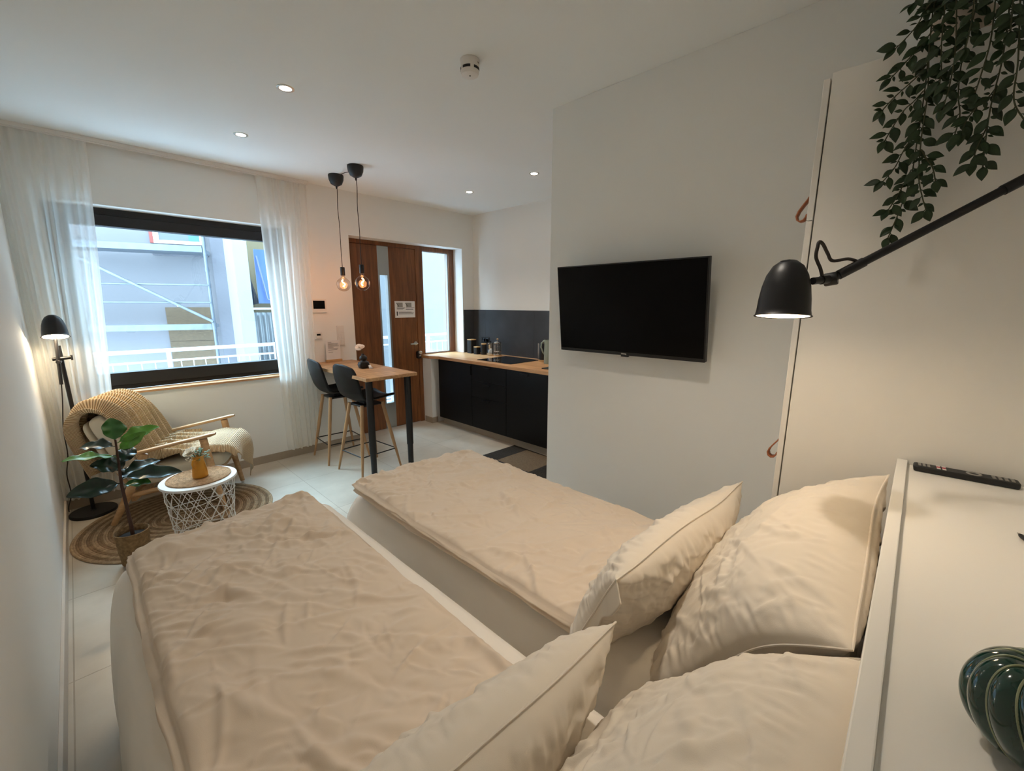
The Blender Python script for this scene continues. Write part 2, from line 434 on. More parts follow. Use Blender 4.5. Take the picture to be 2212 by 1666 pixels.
# window: fixed light in a dark frame
wf = MB(); Y0, Y1 = 4.813, 4.90
for x0, x1, z0, z1 in ((WX0, WX1, 2.30, WZ1), (WX0, WX1, .888, .925), (WX0, WX0+.05, .925, 2.30), (WX1-.05, WX1, .925, 2.30)): wf.box(x0, x1, Y0, Y1, z0, z1)
win = struct('window_1', wf, 'black_frame', smooth=False, bevel=.003)
sf = MB()
for x0, x1, z0, z1 in ((WX0+.05, WX1-.05, 2.215, 2.30), (WX0+.05, WX1-.05, .925, 1.032), (WX0+.05, WX0+.13, 1.032, 2.215), (WX1-.13, WX1-.05, 1.032, 2.215)): sf.box(x0, x1, Y0-.012, Y1-.01, z0, z1)
struct('window_sash', sf, 'black_frame', win, smooth=False, bevel=.004)
struct('window_pane', MB().box(WX0+.13, WX1-.13, 4.855, 4.861, 1.032, 2.215), 'glass', win, smooth=False)
struct('window_sill', MB().box(WX0, WX1, YN-.018, Y0, .868, .888), 'sill_oak', win, smooth=False, bevel=.003)

# front door with side light
df = MB()
for x0, x1, z0, z1 in ((DX0, 2.30, 0, WZ1), (2.30, 3.205, 2.305, WZ1), (3.205, 3.318, 0, WZ1), (3.318, SX1, 2.298, WZ1), (3.318, SX1, .892, .942), (3.748, SX1, .942, 2.298)):
    df.box(x0, x1, YF, YF+.09, z0, z1)
door = struct('door_1', df, 'door_oak', smooth=False, bevel=.003)
SL0, SL1, PX0, PX1, PZ0, PZ1 = 2.671, 2.822, 2.692, 2.797, .34, 1.958
dp = MB()
for x0, x1 in ((2.303, SL0), (SL1, 3.202)): dp.box(x0, x1, YF+.006, YF+.075, .006, 2.302)
struct('door_leaf', dp, 'door_oak', door, smooth=False, bevel=.003)
si = MB()
for x0, x1, z0, z1 in ((SL0, SL1, .006, PZ0), (SL0, SL1, PZ1, 2.302), (SL0, PX0, PZ0, PZ1), (PX1, SL1, PZ0, PZ1)): si.box(x0, x1, YF+.007, YF+.075, z0, z1)
struct('door_inlay', si, 'inlay', door, smooth=False)
struct('door_pane', MB().box(PX0, PX1, YF+.045, YF+.05, PZ0, PZ1), 'glass', door, smooth=False)
hd = MB().lathe([(.026, 0), (.026, .008), (.022, .01)], (3.162, YF+.006, 1.09), 20, Matrix.Rotation(rad(90), 3, 'X'))
hd.tube([(3.162, YF, 1.09), (3.162, YF-.045, 1.09), (3.155, YF-.052, 1.09), (3.05, YF-.052, 1.088)], .009, 10)
struct('door_handle', hd, 'brushed', door)
lk = struct('door_lock', MB().prism(rrect(3.163, 3.222, .885, .985, .018), YF-.035, YF+.006, 'y'), 'black_matte', door, bevel=.003)
struct('lock_knob', MB().lathe([(.024, 0), (.024, .022), (.02, .026), (0, .027)], (3.196, YF-.035, .965), 24, Matrix.Rotation(rad(90), 3, 'X')), 'brushed', lk)
struct('lock_plate', MB().box(3.185, 3.216, YF-.037, YF-.035, .917, .927), 'white_plastic', lk, smooth=False)
w2 = struct('window_2', MB().box(3.318, 3.748, YF+.04, YF+.046, .942, 2.298), 'glass', smooth=False)
wm = MB()
for x0, x1, z0, z1 in ((3.318, 3.326, .942, 2.298), (3.74, 3.748, .942, 2.298), (3.326, 3.74, .942, .95), (3.326, 3.74, 2.29, 2.298)): wm.box(x0, x1, YF+.02, YF+.065, z0, z1)
struct('window_gasket', wm, 'grey_plastic', w2, smooth=False)

# splashback of dark stone slabs
sp = MB()
for y0, y1 in ((YT+.002, 2.62), (2.622, 3.50), (3.502, 4.40), (4.402, YN-.011)): sp.box(XK-.011, XK-.001, y0, y1, .931, 1.53)
sp.box(3.846, XK-.001, YN-.011, YN-.001, .931, 1.53)
tag(obj('backsplash', sp, 'slate', smooth=False), 'dark slate grey backsplash slabs on the kitchen wall above the worktop', 'backsplash')

# ------------------------------------------------------------------ kitchen
def cabinet(y0, y1, fronts, label, ghost=False):
    t = thing('kitchen_cabinet', label, 'cabinet', (3.33, (y0+y1)/2, 0), 0, 'black base units under the worktop')
    h = (y1-y0)/2
    obj('body', MB().box(.002, .70, -h+.001, h-.001, .1, .89), 'cabinet_black', t, smooth=False)
    obj('plinth', MB().box(.045, .06, -h, h, 0, .1), 'grey_base', t, smooth=False)
    for kind, z0, z1 in fronts:
        d = obj(kind, MB().box(-.02, .001, -h+.0015, h-.0015, z0+.0015, z1-.0015), 'cabinet_black', t, smooth=False, bevel=.0015)
        g = MB()
        if kind == 'door' and h > .33:      # upright tab at the drawer side
            g.box(-.034, -.0205, -h+.004, -h+.036, .755, .868)
        else:
            c = .02
            g.box(-.044, -.0205, c-.06, c+.06, z1-.022, z1-.019).box(-.047, -.044, c-.06, c+.06, z1-.040, z1-.019)
        obj('handle', g, 'cabinet_black', d, smooth=False, bevel=.001)
    return t
cabinet(3.886, 4.56, [('door', .1, .888)], 'black kitchen base unit with an upright handle tab, next to the front door')
cabinet(3.288, 3.884, [('drawer', .69, .888), ('drawer', .492, .69), ('drawer', .1, .492)], 'black kitchen unit with three drawers under the hob')
cabinet(2.68, 3.286, [('door', .1, .888)], 'black kitchen base unit behind the striped mat, right of the drawers')
wt = MB().prism([(3.30, YT+.004), (4.024, YT+.004), (4.024, YN-.012), (3.83, YN-.012), (3.83, YF-.002), (3.238, YF-.002), (3.236, 4.668), (3.262, 4.615), (3.30, 4.535)], .892, .93)
tag(obj('worktop', wt, 'worktop', smooth=False, bevel=.002), 'oak kitchen worktop running into the sill of the narrow window', 'worktop')
t = thing('hob', 'black glass cooking hob set into the oak worktop', 'hob', (3.665, 3.605, .931))
obj('glass_plate', MB().box(-.255, .255, -.29, .29, 0, .005), 'hob_glass', t, smooth=False, bevel=.002)
t = thing('sink', 'dark sink edge in the oak worktop beside the wall end', 'sink', (3.60, 2.60, .9305))
obj('rim', MB().prism(rrect(-.19, .19, -.27, .27, .03), 0, .005), 'black_matte', t)
obj('bowl', MB().prism(rrect(-.15, .15, -.22, .22, .03), .005, .0055), 'black_frame', t)
obj('drain', MB().lathe([(.03, .0056), (.03, .007), (.0, .0072)]), 'steel', t)

def canister(x, y, w_, h, label, square=True):
    t = thing('canister', label, 'canister', (x, y, .9305), 0, 'black canisters with wooden lids')
    if square: obj('body', MB().prism(rrect(-w_, w_, -w_, w_, .012), 0, h), 'black_matte', t, bevel=.002)
    else: obj('body', MB().lathe([(w_*.96, 0), (w_, .006), (w_, h-.01), (w_*.94, h)]), 'black_matte', t)
    if square: obj('lid', MB().prism(rrect(-w_-.001, w_+.001, -w_-.001, w_+.001, .012), h+.0005, h+.014), 'bamboo', t, bevel=.002)
    else: obj('lid', MB().lathe([(w_*.97, h+.0005), (w_, h+.003), (w_, h+.012), (w_*.95, h+.015), (0, h+.015)]), 'bamboo', t)
canister(3.86, 4.515, .048, .182, 'tall square black canister with wooden lid in the worktop corner')
canister(3.835, 4.375, .036, .09, 'small square black canister with wooden lid, lowest of the three')
canister(3.86, 4.262, .038, .138, 'round black canister with wooden lid beside the metal coffee pot', False)
t = thing('moka_pot', 'polished metal stovetop coffee pot on wooden coaster', 'coffee pot', (3.86, 4.125, .9305))
obj('coaster', MB().lathe([(.046, 0), (.048, .004), (.046, .009), (0, .009)]), 'bamboo', t)
obj('body', MB().lathe([(.04, .0095), (.042, .02), (.036, .085), (.033, .09), (.034, .1), (.04, .165), (.041, .17), (.0, .176)], n=10), 'steel', t, angle=25)
obj('handle', MB().tube([(-.038, -.012, .155), (-.068, -.022, .15), (-.072, -.024, .11), (-.06, -.02, .085)], .007), 'black_matte', t)
obj('knob', MB().lathe([(.007, .176), (.011, .186), (.009, .195), (0, .197)], n=16), 'black_matte', t)
t = thing('french_press', 'glass and chrome coffee press on wooden coaster beside the hob', 'coffee press', (3.885, 4.02, .9305))
obj('coaster', MB().lathe([(.056, 0), (.058, .004), (.056, .009), (0, .009)]), 'bamboo', t)
obj('beaker', MB().lathe([(.044, .01), (.046, .014), (.046, .17)], cap=False), 'jar_glass', t, solid=.002)
fr = MB()
for z in (.012, .055, .165): fr.lathe([(.048, z), (.05, z+.003), (.05, z+.009), (.048, z+.012)], cap=False)
for a in range(4):
    a = pi/4+a*pi/2; fr.tube([(.049*cos(a), .049*sin(a), .012), (.049*cos(a), .049*sin(a), .17)], .003, 6)
obj('frame', fr, 'steel', t)
obj('lid', MB().lathe([(.05, .172), (.051, .18), (.04, .19), (.01, .196), (.004, .2), (.004, .215)]), 'steel', t)
obj('knob', MB().lathe([(.006, .212), (.013, .22), (.013, .228), (0, .234)], n=16), 'bamboo', t)
obj('handle', MB().tube([(-.045, -.02, .165), (-.078, -.034, .155), (-.08, -.036, .06), (-.046, -.021, .05)], .006), 'steel', t)
t = thing('power_socket', 'black double power socket on the slate backsplash', 'socket', (XK-.012, 4.40, 1.112))
obj('plate', MB().prism(rrect(-.08, .08, -.04, .04, .004), -.008, 0, 'x'), 'black_matte', t)
for dy in (-.037, .037):
    obj('insert', MB().lathe([(.022, .0005), (.026, .0005), (.027, .003), (.02, .0035), (.019, -.002), (0, -.002)], (-.008, dy, 0), 20, Matrix.Rotation(rad(-90), 3, 'Y')), 'hob_glass', t)
t = thing('coffee_grinder', 'black cylinder appliance with chrome strip on wooden stand beside the hob', 'kitchen appliance', (3.90, 3.235, .9305))
obj('stand', MB().lathe([(.062, 0), (.064, .005), (.06, .018), (0, .018)]), 'bamboo', t)
obj('body', MB().lathe([(.05, .0185), (.052, .024), (.052, .2), (.046, .212), (0, .213)]), 'black_matte', t)
obj('chrome_strip', MB().prism(rrect(.04, .062, .02, .215, .004), -.006, .006, 'x').xf(Matrix.Translation((-.03, 0, 0))), 'steel', t)
t = thing('utensil', 'thin metal loop utensil leaning behind the sage jug', 'utensil', (3.93, 3.12, .9305))
obj('loop', MB().tube([(.01, .02, .19), (.012, .035, .25), (.012, .03, .30), (.012, .012, .305), (.01, .0, .26), (.006, .005, .2), (0, 0, 0.002)], .004, 8), 'steel', t)
t = thing('jug', 'sage green jug with curved spout at the end of the worktop', 'jug', (3.775, 3.045, .9305))
obj('body', MB().lathe([(.06, 0), (.063, .004), (.062, .12), (.06, .23), (.062, .272), (.056, .274), (.052, .2), (.05, .01), (0, .008)]), 'sage', t)
obj('spout', MB().tube([(-.02, .046, .26), (-.02, .07, .255), (-.026, .082, .235)], [.02, .015, .011], 10), 'sage', t)
obj('handle', MB().tube([(-.03, .05, .255), (-.055, .075, .24), (-.06, .078, .19), (-.05, .055, .13), (-.035, .046, .11)], .0085, 10), 'sage', t)

# kitchen mat
t = thing('kitchen_mat', 'dark striped mat with tan middle lying in front of the kitchen', 'mat', (3.10, 2.765, .001), rad(-2))
obj('centre', MB().box(-.225, .225, -.225, .225, 0, .009), 'mat_tan', t, smooth=False)
for s0 in (-1, 1):
    e = MB().box(-.225, .225, *sorted((s0*.2255, s0*.44)), 0, .008)
    for k in range(11):
        y = s0*(.238+k*.0185); e.box(-.224, .224, y-.005, y+.005, .008, .011)
    obj('striped_end', e, 'mat_dark', t, smooth=False)
obj('border', MB().box(-.237, -.2255, -.44, .44, 0, .01).box(.2255, .237, -.44, .44, 0, .01), 'black_matte', t, smooth=False)

# ------------------------------------------------------------------ bar table, stools, things on it
t = thing('bar_table', 'oak bar table with two black metal legs against the wall by the door', 'table', (1.92, 3.992, 0))
obj('table_top', MB().box(-.255, .255, -.66, .665, .95, .98), 'oak_top', t, smooth=False, bevel=.002)
for x in (-.193, .193):
    obj('leg', MB().lathe([(.031, .28), (.031, .945), (.04, .946), (.04, .9495)], (x, -.585, 0), 20).lathe([(.024, 0), (.026, .004), (.0265, .28)], (x, -.585, 0), 20), 'black_metal', t)
obj('wall_bracket', MB().box(-.2, .2, .63, .665, .91, .949), 'black_metal', t, smooth=False)

def make_stool():
    t = thing('bar_stool', '', 'stool')
    zs = .72
    prof = [(.225, -.012), (.215, .0), (.17, .006), (.08, -.004), (-.02, -.012), (-.1, -.008), (-.15, .02), (-.185, .08), (-.21, .17), (-.228, .26), (-.235, .32), (-.238, .345)]
    def pt(u, v):
        k = u*(len(prof)-1); i = min(int(k), len(prof)-2); f = k-i
        x = prof[i][0]*(1-f)+prof[i+1][0]*f; z = prof[i][1]*(1-f)+prof[i+1][1]*f
        e = 1.0
        if u < .22: e = sqrt(max(0, 1-((.22-u)/.22)**2.2))*.999+.001
        if u > .72: e = sqrt(max(0, 1-((u-.72)/.28)**2.4))*.999+.001
        wdt = .205*e*(1-.12*max(0, 1-abs(u-.5)/.25)*0)
        s = (v-.5)*2
        y = s*wdt
        cup = .035*(s*s)*e
        back = min(1, max(0, (u-.45)/.2))
        return (x+cup*back*.9, y, zs+z+cup*(1-back))
    obj('seat_shell', MB().grid(pt, 45, 25), 'black_leather', t, solid=.022, subsurf=1, angle=0)
    obj('under_frame', MB().box(-.11, .11, -.11, .11, .655, .672).tube([(-.1, -.1, .66), (.1, .1, .66)], .012).tube([(-.1, .1, .66), (.1, -.1, .66)], .012).box(-.05, .05, -.05, .05, .672, .69), 'black_metal', t, bevel=.003)
    for sx in (-1, 1):
        for sy in (-1, 1):
            obj('leg', MB().tube([(sx*.11, sy*.105, .675), (sx*.16, sy*.155, .35), (sx*.215, sy*.21, 0)], [.0165, .0165, .0095], 14), 'oak_leg', t)
    f = MB(); q = .187, .182
    f.tube([(-q[0], -q[1], .2), (q[0], -q[1], .2), (q[0], q[1], .2), (-q[0], q[1], .2)], .006, 8, closed=True)
    obj('footrest', f, 'black_metal', t)
    return t
s1 = make_stool(); s1.location = (1.868, 3.765, 0); s1.rotation_euler.z = rad(5)
tag(s1, 'black bar stool with oak legs at the near end of the bar table', 'stool', 'bar stools at the oak table')
s2 = tree_copy(s1); s2.location = (1.828, 4.312, 0); s2.rotation_euler.z = rad(-3)
tag(s2, 'black bar stool with oak legs at the wall end, half behind the other', 'stool', 'bar stools at the oak table')

t = thing('vase', 'small black gourd shaped vase on the oak bar table', 'vase', (1.95, 3.93, .9805))
obj('body', MB().lathe([(.03, 0), (.05, .008), (.058, .035), (.05, .06), (.028, .072), (.026, .076), (.036, .09), (.037, .106), (.026, .122), (.014, .13), (.013, .142), (.011, .142), (.01, .12), (0, .118)], n=36), 'black_matte', t)
t = thing('flower', 'single cream rose in the black gourd vase', 'flower', (1.95, 3.93, 1.10))
obj('stem', MB().tube([(0, 0, 0), (-.01, .0, .05), (-.03, 0, .09)], .002, 6), 'stem', t)
def bloom(c, R, m, parent, tilt=(0, 0), n=14, name='bloom', seed=1):
    b = MB(); rnd = random.Random(seed)
    for k in range(n):
        lay = k/n; a0 = k*2.4+rnd.random()*.4; open_ = .25+.95*lay; size = R*(.55+.6*lay)
        def pet(u, v):
            th = a0+(v-.5)*1.5; r = size*sin(open_*u*1.25+.05)*(1-.12*(2*v-1)**2); z = size*(.62*u*(1.3-lay*.95))
            r += size*.12*u*u; return V((r*cos(th), r*sin(th), z-.15*R*lay+.03*R*sin(5*v+k)))
        b.grid(pet, 6, 6)
    b.xf(Matrix.Translation(c) @ Matrix.Rotation(tilt[0], 4, 'X') @ Matrix.Rotation(tilt[1], 4, 'Y'))
    return obj(name, b, m, parent, solid=.0012, angle=0)
bloom((-.032, 0, .085), .042, 'petal_pink', t, (rad(30), rad(-20)), seed=3)
t = thing('paper_tag', 'tiny white paper tag leaning at the black vase', 'tag', (1.985, 3.855, .9805))
obj('sheet', MB().add([(-.014, 0, 0), (.018, -.012, 0), (.008, .02, .034), (-.016, .022, .03)], [(0, 1, 2, 3)]), 'paper', t, solid=.001)
t = thing('note_holder', 'white printed note in a wooden block on the bar table by the wall', 'note', (1.953, 4.622, .9805))
obj('block', MB().box(-.085, .085, -.022, .022, 0, .025), 'bamboo', t, smooth=False, bevel=.002)
pp = obj('paper', MB().box(-.08, .08, -.001, .0005, .0255, .235), 'paper', t, smooth=False)
ln = MB()
for i, (z, l) in enumerate(((.215, .04), (.2, .11), (.19, .115), (.18, .1), (.17, .118), (.155, .06), (.145, .11), (.13, .1), (.105, .05))):
    ln.box(-.055, -.055+l, -.0017, -.0011, z-.0018, z+.0018)
obj('printed_line', ln, 'ink', pp, smooth=False)

# wall fittings by the door
t = thing('intercom', 'white door intercom with black screen on the wall above the bar table', 'intercom', (1.853, YN, 1.587))
obj('case', MB().prism(rrect(-.076, .076, -.071, .071, .006), -.022, -.0005, 'y'), 'white_plastic', t, bevel=.002)
obj('screen', MB().box(-.066, .055, -.0235, -.0221, -.032, .053), 'screen', t, smooth=False)
t = thing('thermostat', 'small white room thermostat with black display below the intercom', 'thermostat', (1.817, YN, 1.269))
obj('frame', MB().prism(rrect(-.041, .041, -.043, .043, .004), -.01, -.0005, 'y'), 'white_plastic', t, bevel=.001)
obj('insert', MB().prism(rrect(-.027, .027, -.028, .028, .003), -.024, -.0101, 'y'), 'white_plastic', t, bevel=.001)
obj('display', MB().box(-.02, .02, -.0252, -.0241, .003, .022), 'screen', t, smooth=False)
t = thing('light_switch', 'white triple light switch panel on the wall beside the door', 'switch', (2.064, YN, 1.256))
obj('frame', MB().prism(rrect(-.041, .041, -.115, .115, .004), -.009, -.0005, 'y'), 'white_plastic', t, bevel=.001)
for k in (-1, 0, 1):
    r_ = MB().box(-.0275, -.0005, -.016, -.0092, k*.072-.0275, k*.072+.0275).box(.0005, .0275, -.016, -.0092, k*.072-.0275, k*.072+.0275) if k < 1 else MB().box(-.0275, .0275, -.016, -.0092, k*.072-.0275, k*.072+.0275)
    obj('rocker', r_, 'white_plastic', t, smooth=False, bevel=.001)
t = thing('door_notice', 'white printed notice sheet stuck on the wooden door', 'notice', (3.025, YF+.005, 1.54))
pp = obj('paper', MB().box(-.149, .149, -.0016, -.0004, -.105, .105), 'paper', t, smooth=False)
for x in (-.085, .045):
    pc = obj('picture', MB().box(x-.028, x+.052, -.0024, -.0017, .03, .085), 'grey_plastic', pp, smooth=False, label='small grey picture')
g = MB()
for x in (-.085, .045): g.add([(x-.045, -.0028, .083), (x-.037, -.0028, .085), (x-.003, -.0028, .04), (x-.01, -.0028, .037)], [(0, 1, 2, 3)])
for x0, z, l in ((-.12, .022, .12), (-.12, .012, .11), (-.12, .002, .09), (.01, .022, .13), (.01, .005, .11), (.01, -.005, .115), (-.095, -.035, .19), (-.095, -.045, .225), (-.095, -.058, .215)):
    g.box(x0, x0+l, -.0024, -.0017, z-.0022, z+.0022)
g.box(-.125, -.11, -.0024, -.0017, -.08, -.028)
obj('printed_line', g, 'ink_dark', pp, smooth=False)

# ------------------------------------------------------------------ ceiling: spots, detector, pendants
spots = [((1.02, 2.78), 'round ceiling spotlight nearest the camera, left of the smoke detector'), ((1.03, 3.73), 'round ceiling spotlight between the window curtains and the near spotlight'),
         ((3.196, 3.738), 'round ceiling spotlight over the kitchen corner by the narrow window'), ((3.19, 2.795), 'round ceiling spotlight over the kitchen close to the wall edge')]
first = None
for (x, y), lab in spots:
    if not first:
        t = thing('ceiling_spotlight', lab, 'spotlight', (x, y, ZC), 0, 'recessed ceiling spotlights'); first = t
        obj('ring', MB().lathe([(.030, -.001), (.031, -.004), (.040, -.006), (.046, -.004), (.047, -.0005)], cap=False), 'brushed', t)
        obj('lens', MB().lathe([(0, -.0035), (.030, -.0035), (.030, -.0005)]), 'spot_disc', t)
    else:
        t = tree_copy(first); t.location = (x, y, ZC); tag(t, lab, 'spotlight', 'recessed ceiling spotlights')
    sl = light('spot_light', 'SPOT', (x, y, ZC-.012), 8 if x < 2 else 13, (1, .93, .82), spot_size=rad(100), spot_blend=1, shadow_soft_size=.03)
# the row of spots goes on above the bed, outside the frame
for x, y in ((1.2, .80),):
    t = tree_copy(first); t.location = (x, y, ZC); tag(t, 'round ceiling spotlight over the bed heads above the wall lamp', 'spotlight', 'recessed ceiling spotlights')
    light('spot_light', 'SPOT', (x, y, ZC-.012), 22, (1, .90, .77), spot_size=rad(98), spot_blend=.9, shadow_soft_size=.05)

t = thing('smoke_detector', 'white round smoke detector with dark vents on the ceiling', 'smoke detector', (1.567, 1.812, ZC))
obj('body', MB().lathe([(.049, -.0005), (.05, -.004), (.047, -.012), (.046, -.034), (.046, -.058), (.042, -.068), (.02, -.073), (0, -.074)], n=40), 'white_plastic', t)
def arcband(a0, a1, r, z0, z1):
    m_ = MB(); m_.grid(lambda u, v: (r*cos(rad(a0+(a1-a0)*u)), r*sin(rad(a0+(a1-a0)*u)), z0+(z1-z0)*v), 14, 2); return m_
for a0, a1 in ((-105, -45), (-180, -128), (10, 60), (100, 160)): obj('vent', arcband(a0, a1, .0468, -.05, -.038), 'black_frame', t, solid=.001)
obj('vent', arcband(-75, -55, .0472, -.022, -.016), 'grey_plastic', t, solid=.001)
obj('test_dot', MB().lathe([(.004, -.0735), (.004, -.0755), (0, -.076)], (-.005, -.006, 0), 12), 'black_frame', t)

def pendant(loc, label, seed):
    t = thing('pendant_lamp', label, 'pendant lamp', loc, 0, 'bulb pendants over the bar table')
    obj('canopy', MB().lathe([(.068, -.001), (.07, -.012), (.066, -.045), (.05, -.082), (.022, -.098), (.010, -.102), (.008, -.118), (.004, -.125)], n=36), 'black_matte', t)
    cp = [(0.004*sin(k*.9+seed)*(1-k/12), .003*cos(k*1.3+seed)*(1-k/12), -.12-(.73*k/12)) for k in range(13)]
    obj('cord', MB().tube(cp, .0032, 8), 'cord', t)
    obj('socket', MB().lathe([(.004, -.845), (.021, -.848), (.022, -.853), (.022, -.925), (.020, -.928)]), 'black_matte', t)
    b = obj('bulb', MB().lathe([(.015, -.929), (.019, -.945), (.035, -.958), (.057, -.978), (.065, -1.0), (.066, -1.015), (.061, -1.042), (.045, -1.065), (.022, -1.078), (0, -1.081)], n=40), 'smoke_glass', t)
    obj('stem', MB().lathe([(.012, -.93), (.008, -.95), (.004, -.975)], n=12), 'jar_glass', b)
    sg = 1 if seed == 1 else -1
    fp = [(sg*.013*sin(k*.55)*(1), .006*cos(k*.5), -.968-k*.0055) for k in range(13)]
    obj('filament', MB().tube(fp, .0048, 8), 'filament', b)
    light('bulb_light', 'POINT', (loc[0], loc[1], loc[2]-1.005), .8, (1, .42, .16), shadow_soft_size=.045)
    return t
p1 = pendant((1.927, 3.798, ZC), 'black pendant with glowing globe bulb, nearer one with the cable leading off', 1)
p2 = pendant((1.925, 4.192, ZC), 'black pendant with glowing globe bulb, farther one close to the window wall', 2)
obj('link_cable', MB().tube(spl([(-.02, .06, -.045), (-.02, .15, -.03), (-.012, .3, -.022), (-.004, .385, -.012), (0, .39, -.002)]), .0035, 8), 'cord', p1)

# ------------------------------------------------------------------ curtains and track
t = tag(obj('curtain_rail', MB().box(XL+.005, 1.815, 4.588, 4.628, 2.782, 2.809).box(XL+.005, 1.815, 4.60, 4.616, 2.774, 2.782), 'white_plastic', smooth=False), 'slim pale curtain rail along the ceiling above the big window', 'curtain rail')
def curtain(xt, xb, zt, zb, folds, amp, label, seed):
    t = thing('curtain', label, 'curtain', (0, 4.602, 0), 0, 'sheer curtains at the big window')
    rnd = random.Random(seed); ph = [rnd.uniform(-.8, .8) for _ in range(folds+2)]
    def pt(u, v):
        z = zt+(zb-zt)*v
        a0 = xt[0]+(xb[0]-xt[0])*v**1.1; a1 = xt[1]+(xb[1]-xt[1])*v**1.1
        w_ = u*folds; i = int(min(w_, folds-1e-6)); ff = w_-i
        uu = u+.018*sin(w_*2.1+seed)+.02*nz(u*6, v*1.6, seed)*v
        x = a0+(a1-a0)*uu
        A = amp*(.55+.45*min(1, v*3))*(1+.5*nz(u*4, v*1.2, seed+3))
        y = A*sin(2*pi*(w_+.25*nz(u*5, v*1.4, seed+5)*v*2))+.006*nz(u*5, v*1.5, seed+8)
        zz = z + (.006*sin(2*pi*w_) if v < .001 else 0)
        if v > .97: zz += .012*nz(u*9, 0, seed+2)
        return (x, y, zz)
    obj('fabric', MB().grid(pt, folds*12+1, 70), 'curtain', t, angle=0)
    obj('header', MB().grid(lambda u, v: V(pt(u, v*.036))+V((0, -.003, 0)), folds*12+1, 4), 'curtain', t, angle=0)
    return t
curtain((-.222, .252), (-.215, .10), 2.772, .092, 8, .022, 'sheer white curtain at the left side of the window behind the floor lamp', 1)
curtain((1.354, 1.80), (1.40, 1.72), 2.772, .095, 7, .020, 'sheer white curtain at the right side of the window beside the bar table', 4)

# ------------------------------------------------------------------ television
t = thing('television', 'black flat screen television mounted on the white wall', 'television', (2.163, 1.217, 1.571), 0)
t.rotation_euler = (0, rad(-6.6), 0)
hw, hh = .4545, .26
obj('case', MB().box(0.0, .032, -hw, hw, -hh, hh), 'black_matte', t, smooth=False, bevel=.003)
obj('screen', MB().box(-.0015, -.0002, -hw+.007, hw-.007, -hh+.02, hh-.007), 'screen', t, smooth=False)
obj('rear_housing', MB().box(.0325, .065, -.3, .3, -.18, .12), 'black_matte', t, smooth=False, bevel=.01)
obj('sensor', MB().box(-.001, .014, -.028, .02, -hh-.008, -hh-.0002), 'black_matte', t, smooth=False, bevel=.002)
lg = MB(); zz = -hh+.0105
for y, ww, dz in ((.012, .0052, 0), (.0045, .004, -.0006), (-.0025, .004, -.0006), (-.0095, .0038, -.001)): lg.prism(rrect(y-ww, y+ww*.8, zz+dz-.0035, zz+dz+.0035, .0025), -.0022, -.0012, 'x')
lg.box(-.0022, -.0012, -.0165, -.0135, zz-.0075, zz+.002)
obj('logo', lg, 'brushed', t, smooth=False, label='small silver maker mark')
obj('wall_bracket', MB().box(.065, .094, -.1, .1, -.1, .05), 'black_metal', t, smooth=False)

